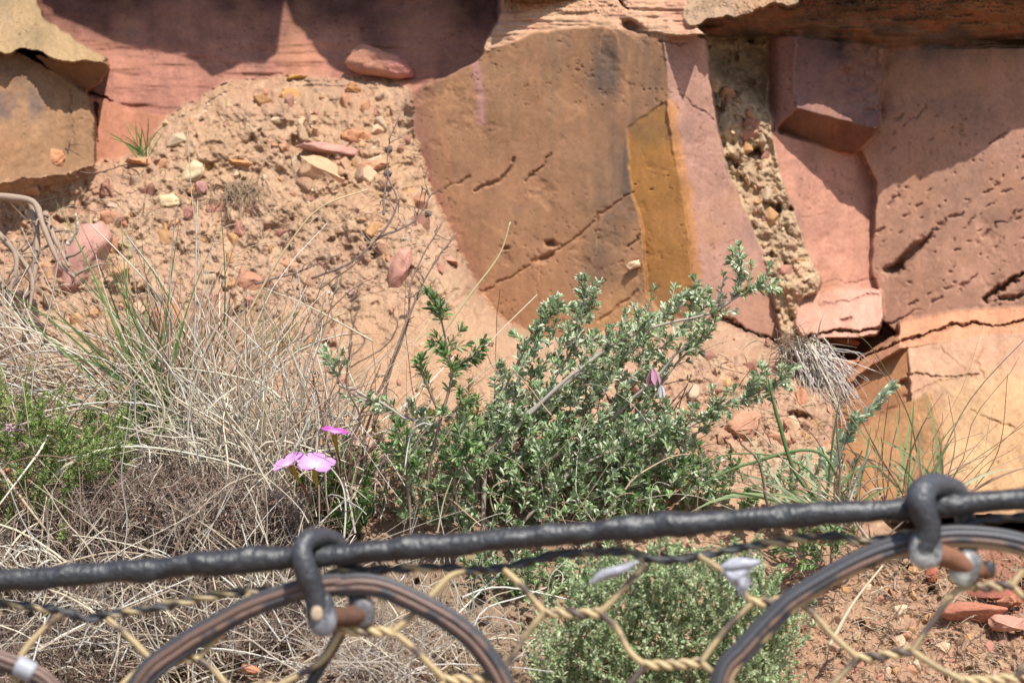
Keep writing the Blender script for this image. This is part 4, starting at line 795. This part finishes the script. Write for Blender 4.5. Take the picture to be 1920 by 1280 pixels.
# ------------------------------------------------------------------ fence: cable, shackles, rings, hexagon wire
FD = 2.0; fpx = FD*K
def fp(pl, n, off=0.0):
    s = spline([(u, v, 0) for u, v in pl], n); return P(s[:, 0], s[:, 1], np.full(n, FD+off))
def cable(mb, p, rad, c, sides=20, rib=0.0, lump=0.0, seed=1, dark=None, flipk=0):
    n = len(p); T = np.gradient(p, axis=0); T /= np.linalg.norm(T, axis=1, keepdims=True); A = np.cross(T, [0, 1, .02]); A /= np.linalg.norm(A, axis=1, keepdims=True); B = np.cross(T, A)
    s = np.r_[0, np.cumsum(np.linalg.norm(np.diff(p, axis=0), axis=1))]; th = np.arange(sides)*2*math.pi/sides; S_, TH = np.meshgrid(s, th, indexing='ij')
    R_ = np.broadcast_to(np.asarray(rad), (n,))[:, None]*(1+rib*(1-np.abs(np.sin(.5*TH+S_/.038+1.3*fbm(S_*1000, TH*0, 60, 2, 41))))**3+lump*.8*fbm(S_*1000, np.sin(TH)*9+np.cos(TH)*5, 31, 6, seed, sy=12, rough=.62)+lump*.9*np.clip(fbm(S_*1000+np.cos(TH)*6, np.sin(TH)*6, 34, 3, seed+3)*2, -.2, 1))
    v = p[:, None]+R_[..., None]*(A[:, None]*np.cos(TH)[..., None]+B[:, None]*np.sin(TH)[..., None]); ix = np.arange(n*sides).reshape(n, sides)
    f = np.stack([ix[:-1], np.roll(ix[:-1], -1, 1), np.roll(ix[1:], -1, 1), ix[1:]], -1).reshape(-1, 4)
    cc = np.repeat(np.asarray(c)[None], n*sides, 0)
    if dark is not None:
        k = np.clip((fbm(S_*1000, np.sin(TH)*8, 22, 4, seed+9)+dark[1])*4, 0, 1).reshape(-1, 1); cc = cc*(1-k)+np.asarray(dark[0])*k
    mb.add(v, [f], cc)
TAR = np.array([.022, .023, .026]); TARL = np.array([.026, .027, .030])
mb = MB(); p = fp([(-900, 1150), (-300, 1108), (0, 1088), (150, 1078), (300, 1065), (450, 1052), (545, 1044), (640, 1039), (855, 1019), (1043, 1002), (1280, 982), (1481, 967), (1700, 954), (1800, 944), (1920, 934), (2200, 915), (2800, 880)], 1400)
cable(mb, p, 20.8*fpx, TARL, 28, .22, .22, 4, dark=(TAR, .0)); tag(mb.build('steel_cable', M_tar), 'thick tar coated black cable sloping across the whole picture', 'cable')
# thin edge wire below the cable, two strands twisted
YEL = al((222, 194, 142)); BRW = al((130, 100, 76))
def twist(mb, p, r_, c, pitch=.014, off=None, dark=None, k=2, seed=1):
    n = len(p); T = np.gradient(p, axis=0); T /= np.linalg.norm(T, axis=1, keepdims=True); A = np.cross(T, [0, 1, .02]); A /= np.linalg.norm(A, axis=1, keepdims=True); B = np.cross(T, A)
    s = np.r_[0, np.cumsum(np.linalg.norm(np.diff(p, axis=0), axis=1))]
    for i in range(k):
        a = s/pitch*math.pi+i*2*math.pi/k; cable(mb, p+r_*.95*(A*np.cos(a)[:, None]+B*np.sin(a)[:, None]), r_, c, 10, 0, .06, seed+i, dark)
mb = MB()
for pl in ([(-400, 1100), (-100, 1128), (0, 1130), (70, 1138), (124, 1146), (161, 1160), (198, 1152), (260, 1144), (336, 1129), (420, 1112), (500, 1106), (575, 1096), (640, 1070), (724, 1067), (828, 1063), (875, 1068), (935, 1065), (1009, 1048), (1043, 1039), (1110, 1035), (1177, 1034), (1215, 1047), (1278, 1048), (1313, 1041), (1397, 1025), (1498, 1009), (1572, 1005), (1625, 1015), (1690, 1003), (1784, 990), (1851, 974), (1920, 968), (2300, 940)],):
    twist(mb, fp(pl, 900, .006), 5.0*fpx, YEL*.75, .020, dark=(TAR, .32), seed=20)
    cable(mb, fp(pl, 500, .006), 6*fpx, TAR, 8, 0, .4, 33)
tag(mb.build('edge_wire', M_wire), 'thin blackened twisted wire running just below the thick cable', 'wire')
# hexagonal netting: joined twists and single wires, continued below and beside the picture
mb = MB(); Rw = 6.2*fpx; kd = (al((104, 88, 80)), .02)
def wire(pl, o=0.0, sd=0): cable(mb, fp(pl, 24, o), Rw, YEL*(.8 if sd % 3 else .95), 9, 0, .06, 60+sd, kd)
tw = [((1020, 1148), (1125, 1148)), ((1208, 1246), (1315, 1241)), ((1408, 1128), (1470, 1126)), ((1607, 1233), (1709, 1219)), ((1826, 1099), (1898, 1096)), ((640, 1180), (738, 1183)), ((835, 1274), (922, 1269)), ((283, 1236), (372, 1232)), ((1808, 1276), (1905, 1270)), ((1020, 1345), (1120, 1342)), ((1405, 1335), (1510, 1330)), ((1610, 1410), (1710, 1405)), ((640, 1370), (735, 1368)), ((430, 1290), (520, 1286))]
for i_, (a, b) in enumerate(tw): twist(mb, fp([a, ((a[0]+b[0])/2, (a[1]+b[1])/2+2), b], 70, .004), 5.6*fpx, YEL*.95, .011, dark=kd, seed=70+i_)
W_ = [[(1020, 1148), (985, 1105), (944, 1066)], [(1020, 1148), (985, 1190), (956, 1238), (925, 1268)], [(1125, 1148), (1165, 1108), (1211, 1056)], [(1125, 1148), (1157, 1179), (1180, 1220), (1208, 1246)], [(1315, 1241), (1360, 1180), (1411, 1129)], [(1315, 1241), (1347, 1270), (1405, 1335)],
      [(1208, 1250), (1165, 1300), (1120, 1342)], [(1408, 1128), (1375, 1085), (1310, 1040)], [(1470, 1126), (1515, 1140), (1560, 1190), (1609, 1233)], [(1607, 1235), (1565, 1277), (1510, 1330)], [(1709, 1219), (1745, 1170), (1790, 1110), (1826, 1099)], [(1709, 1219), (1750, 1246), (1808, 1276)], [(1898, 1096), (1925, 1060), (1980, 1000)],
      [(1898, 1098), (1925, 1125), (1990, 1180)], [(640, 1182), (598, 1140), (560, 1110)], [(738, 1183), (770, 1155), (801, 1125), (841, 1082), (872, 1068)], [(738, 1185), (775, 1215), (835, 1274)], [(640, 1182), (600, 1240), (520, 1286)], [(835, 1276), (790, 1320), (735, 1368)], [(922, 1270), (960, 1310), (1020, 1345)], [(201, 1158), (240, 1192), (283, 1236)],
      [(283, 1238), (235, 1277), (190, 1330)], [(372, 1234), (400, 1255), (430, 1290)], [(372, 1232), (430, 1170), (470, 1110)], [(120, 1148), (85, 1175), (50, 1213), (20, 1260)], [(20, 1260), (70, 1330), (190, 1330)], [(1905, 1270), (1930, 1235), (1985, 1180)], [(1510, 1332), (1560, 1370), (1610, 1410)], [(1710, 1405), (1750, 1340), (1808, 1278)], [(1120, 1342), (1160, 1400), (1200, 1450)], [(1405, 1337), (1370, 1400), (1330, 1450)]]
for i_, w_ in enumerate(W_): wire(w_, .004, i_)
tag(mb.build('hexagonal_netting', M_wire), 'yellowish twisted hexagonal wire netting hanging below the cable', 'wire netting')
# steel rings of several windings
RB = al((122, 96, 84)); DG = al((92, 92, 98))*.6
def ring(pl, label, offs, cols, rw):
    mb = MB(); p = fp(pl, 420, -.002); c_ = p.mean(0); n = len(p); T = np.gradient(p, axis=0); T /= np.linalg.norm(T, axis=1, keepdims=True); A = np.cross(T, [0, 1, 0]); A *= np.sign((A*(p-c_)).sum(1, keepdims=True))
    for i, (oa, ob) in enumerate(offs): cable(mb, p+A*oa*fpx+np.array([0, ob*fpx, 0])+A*(fbm(np.arange(n)*1., np.zeros(n)+i*9, 60, 2, 4+i)*2.5*fpx)[:, None], rw*fpx, cols[i % len(cols)], 12, 0, .05, 80+i, (DG, -.05))
    tag(mb.build('steel_ring', M_wire), label, 'steel ring', 'steel rings of the rockfall net')
OF = [(13, 0), (4, -8), (-6, -6), (-15, 1), (0, 9)]
ring([(631, 1098), (676, 1094), (725, 1102), (791, 1132), (850, 1166), (900, 1210), (945, 1280), (985, 1400), (980, 1540), (920, 1690), (790, 1820), (610, 1870), (430, 1830), (290, 1720), (215, 1580), (205, 1430), (262, 1280), (336, 1213), (410, 1168), (470, 1136), (551, 1108), (600, 1098), (640, 1094)], 'brown and black steel ring under the left shackle', OF, [DG, RB, RB*1.3, DG*1.4, RB], 7.4)
ring([(1707, 1016), (1800, 1004), (1920, 1020), (2040, 1080), (2130, 1190), (2170, 1330), (2150, 1500), (2060, 1650), (1900, 1750), (1720, 1770), (1540, 1710), (1410, 1600), (1340, 1440), (1352, 1275), (1398, 1212), (1468, 1138), (1515, 1103), (1582, 1064), (1650, 1034), (1720, 1014)], 'dark steel ring sweeping down left from the right shackle', OF, [DG, DG*1.5, RB*1.2, al((190, 160, 120)), DG], 7.2)
ring([(-420, 1290), (-300, 1230), (-160, 1205), (-60, 1212), (0, 1236), (50, 1255), (100, 1290), (170, 1400), (190, 1550), (130, 1700), (-20, 1800), (-200, 1820), (-360, 1740), (-460, 1600), (-480, 1440), (-425, 1300)], 'brownish steel ring entering the lower left corner', OF, [RB, RB*1.2, RB*.8], 6.5)
mb = MB(); p = fp([(30, 1246), (46, 1253), (64, 1262)], 12, -.002); cable(mb, p, np.interp(np.arange(12), [0, 1, 10, 11], [16, 20, 20, 16])*fpx, al((176, 178, 186)), 20, 0, .03, 5); tag(mb.build('ferrule', M_wire), 'light grey metal ferrule crimped round the ring at lower left', 'ferrule')
mb = MB(); cable(mb, fp([(640, 1182), (622, 1215), (600, 1250), (570, 1310), (540, 1400)], 60, .012), 12*fpx, TARL, 14, .0, .15, 8, (RB, -.3)); tag(mb.build('hanging_cable', M_tar), 'short dark cable hanging down from the left shackle', 'cable')
# paper-white lint caught on the net
def lint(label, pls, c):
    mb = MB()
    for pl, r_ in pls: n = 24; cable(mb, fp(pl, n, -.006), r_*fpx*np.sin(np.linspace(.25, 2.9, n)), al(c), 12, 0, .5, 7); q = p_ = fp(pl, n, -.006)[rng.integers(2, n-2, 70)]; strands(mb, q, rnd_dirs(70)-[0, .3, 0], rng.uniform(.003, .008, 70), .0004, al(c), 5, 1.2, 0, 3)
    tag(mb.build('paint_lump', M_wire), label, 'lump', 'whitish lumps stuck on the netting')
lint('thin whitish strip stuck out from the net knot left of the clump', [([(1108, 1092), (1130, 1078), (1165, 1066), (1198, 1052)], 10)], (176, 176, 186))
lint('fluffy whitish clump caught on the netting at centre right', [([(1352, 1062), (1385, 1058), (1425, 1052)], 13), ([(1360, 1070), (1378, 1080), (1405, 1066)], 13), ([(1385, 1075), (1392, 1095), (1390, 1112)], 12), ([(1370, 1060), (1385, 1085), (1395, 1100)], 11)], (190, 190, 202))
# shackles
def blob(mb, u, v, off, ru, rv, ry, c, c2=None, seed=1, tilt=0.0, lump=.08):
    n, m = 22, 14; th = np.linspace(0, 2*math.pi, n, endpoint=False); ph = np.linspace(0, math.pi, m); PH, TH = np.meshgrid(ph, th, indexing='ij')
    x = np.sin(PH)*np.cos(TH); z = np.sin(PH)*np.sin(TH); y = -np.cos(PH); x, z, y = [np.sign(a)*np.abs(a)**.85 for a in (x, z, y)]
    k = 1+lump*fbm(x*40+y*30, z*40+y*17, 26, 3, seed); ca, sa = math.cos(tilt), math.sin(tilt); X = (x*ru*ca-z*rv*sa)*k; Z = (x*ru*sa+z*rv*ca)*k
    v_ = P(u, v, FD+off)+np.stack([X*fpx, y*ry*fpx*k, Z*fpx], -1); ix = np.arange(n*m).reshape(m, n); f = np.stack([ix[:-1], np.roll(ix[:-1], -1, 1), np.roll(ix[1:], -1, 1), ix[1:]], -1).reshape(-1, 4)
    cc = np.repeat(np.asarray(c)[None], n*m, 0)
    if c2 is not None: q = np.clip((fbm(x*40+9, z*40+y*20, 30, 4, seed+5)+.25-z*.5)*2.2, 0, 1).reshape(-1, 1); cc = cc*(1-q)+np.asarray(c2)*q
    mb.add(v_, [f], cc)
def bow(pl3, rad, c, n=60):
    mb = MB(); s = spline(pl3, n); p = P(s[:, 0], s[:, 1], FD+s[:, 2]); k = np.interp(np.linspace(0, 1, n), np.linspace(0, 1, len(rad)), rad)*fpx*1.38
    cable(mb, p, k, c, 22, 0, .10, 12, (TAR*1.4, .0)); return mb
t = thing('shackle', P(600, 1090, FD), 'black tarred shackle gripping the cable at left of centre with a tan pin end', 'shackle', 'shackles joining the rings to the cable')
bow([(598, 1150, -.020), (590, 1112, -.022), (578, 1082, -.024), (567, 1048, -.024), (567, 1026, -.020), (580, 1010, -.012), (602, 1005, 0), (624, 1013, .012), (638, 1032, .018), (655, 1070, .016), (668, 1110, .010), (676, 1150, .004)], [17, 15, 17, 15, 14, 14, 13, 13, 13, 13, 13, 14], TARL*1.5).build('bow', M_tar, t)
mb = MB(); blob(mb, 602, 1150, -.020, 28, 43, 20, TARL*1.6, al((150, 152, 160)), 3, .12); mb.build('eye', M_tar, t)
mb = MB(); blob(mb, 594, 1149, -.030, 11, 14, 4, al((206, 180, 150)), None, 5); mb.build('pin_end', M_rust, t)
mb = MB(); s = spline([(600, 1152, -.02), (640, 1156, -.006), (680, 1150, .004)], 20); cable(mb, P(s[:, 0], s[:, 1], FD+s[:, 2]), 19*fpx, al((110, 78, 62)), 18, 0, .06, 9, (al((80, 60, 54)), .0)); mb.build('pin', M_rust, t)
mb = MB(); blob(mb, 682, 1148, .002, 22, 30, 14, al((110, 106, 108)), None, 8); mb.build('eye', M_tar, t)
t = thing('shackle', P(1740, 980, FD), 'worn whitish shackle gripping the cable at right with a rusty pin', 'shackle', 'shackles joining the rings to the cable')
bow([(1733, 1028, -.020), (1741, 992, -.022), (1734, 965, -.024), (1726, 940, -.024), (1729, 922, -.020), (1744, 911, -.012), (1768, 909, 0), (1792, 920, .012), (1803, 945, .018), (1812, 985, .016), (1815, 1030, .010), (1814, 1062, .004)], [18, 17, 18, 20, 20, 17, 15, 14, 13, 13, 13, 15], TARL*2.0).build('bow', M_tar, t)
mb = MB(); blob(mb, 1735, 1028, -.020, 32, 38, 20, TARL*2, al((200, 200, 196)), 13, .1); mb.build('eye', M_tar, t)
mb = MB(); blob(mb, 1731, 1018, -.0275, 10, 11, 5, al((200, 164, 146)), None, 15); mb.build('pin_end', M_rust, t)
mb = MB(); s = spline([(1735, 1030, -.018), (1780, 1046, -.008), (1830, 1068, .002), (1862, 1068, .006)], 24); cable(mb, P(s[:, 0], s[:, 1], FD+s[:, 2]), np.interp(np.arange(24), [0, 14, 23], [21, 19, 9])*fpx, al((150, 104, 80)), 18, 0, .06, 9, (al((120, 74, 50)), .0)); mb.build('pin', M_rust, t)
mb = MB(); blob(mb, 1811, 1064, -.002, 28, 36, 16, al((120, 118, 116)), al((214, 216, 206)), 18, -.45); mb.build('eye', M_tar, t)
mb = MB(); blob(mb, 1854, 1068, .004, 13, 18, 12, TARL, al((120, 84, 50)), 19); mb.build('nut', M_tar, t)
# fence posts far outside the picture carry the cable
for sx, lb in ((-1, 'black steel post holding the left end of the cable'), (1, 'black steel post holding the right end of the cable')):
    pass
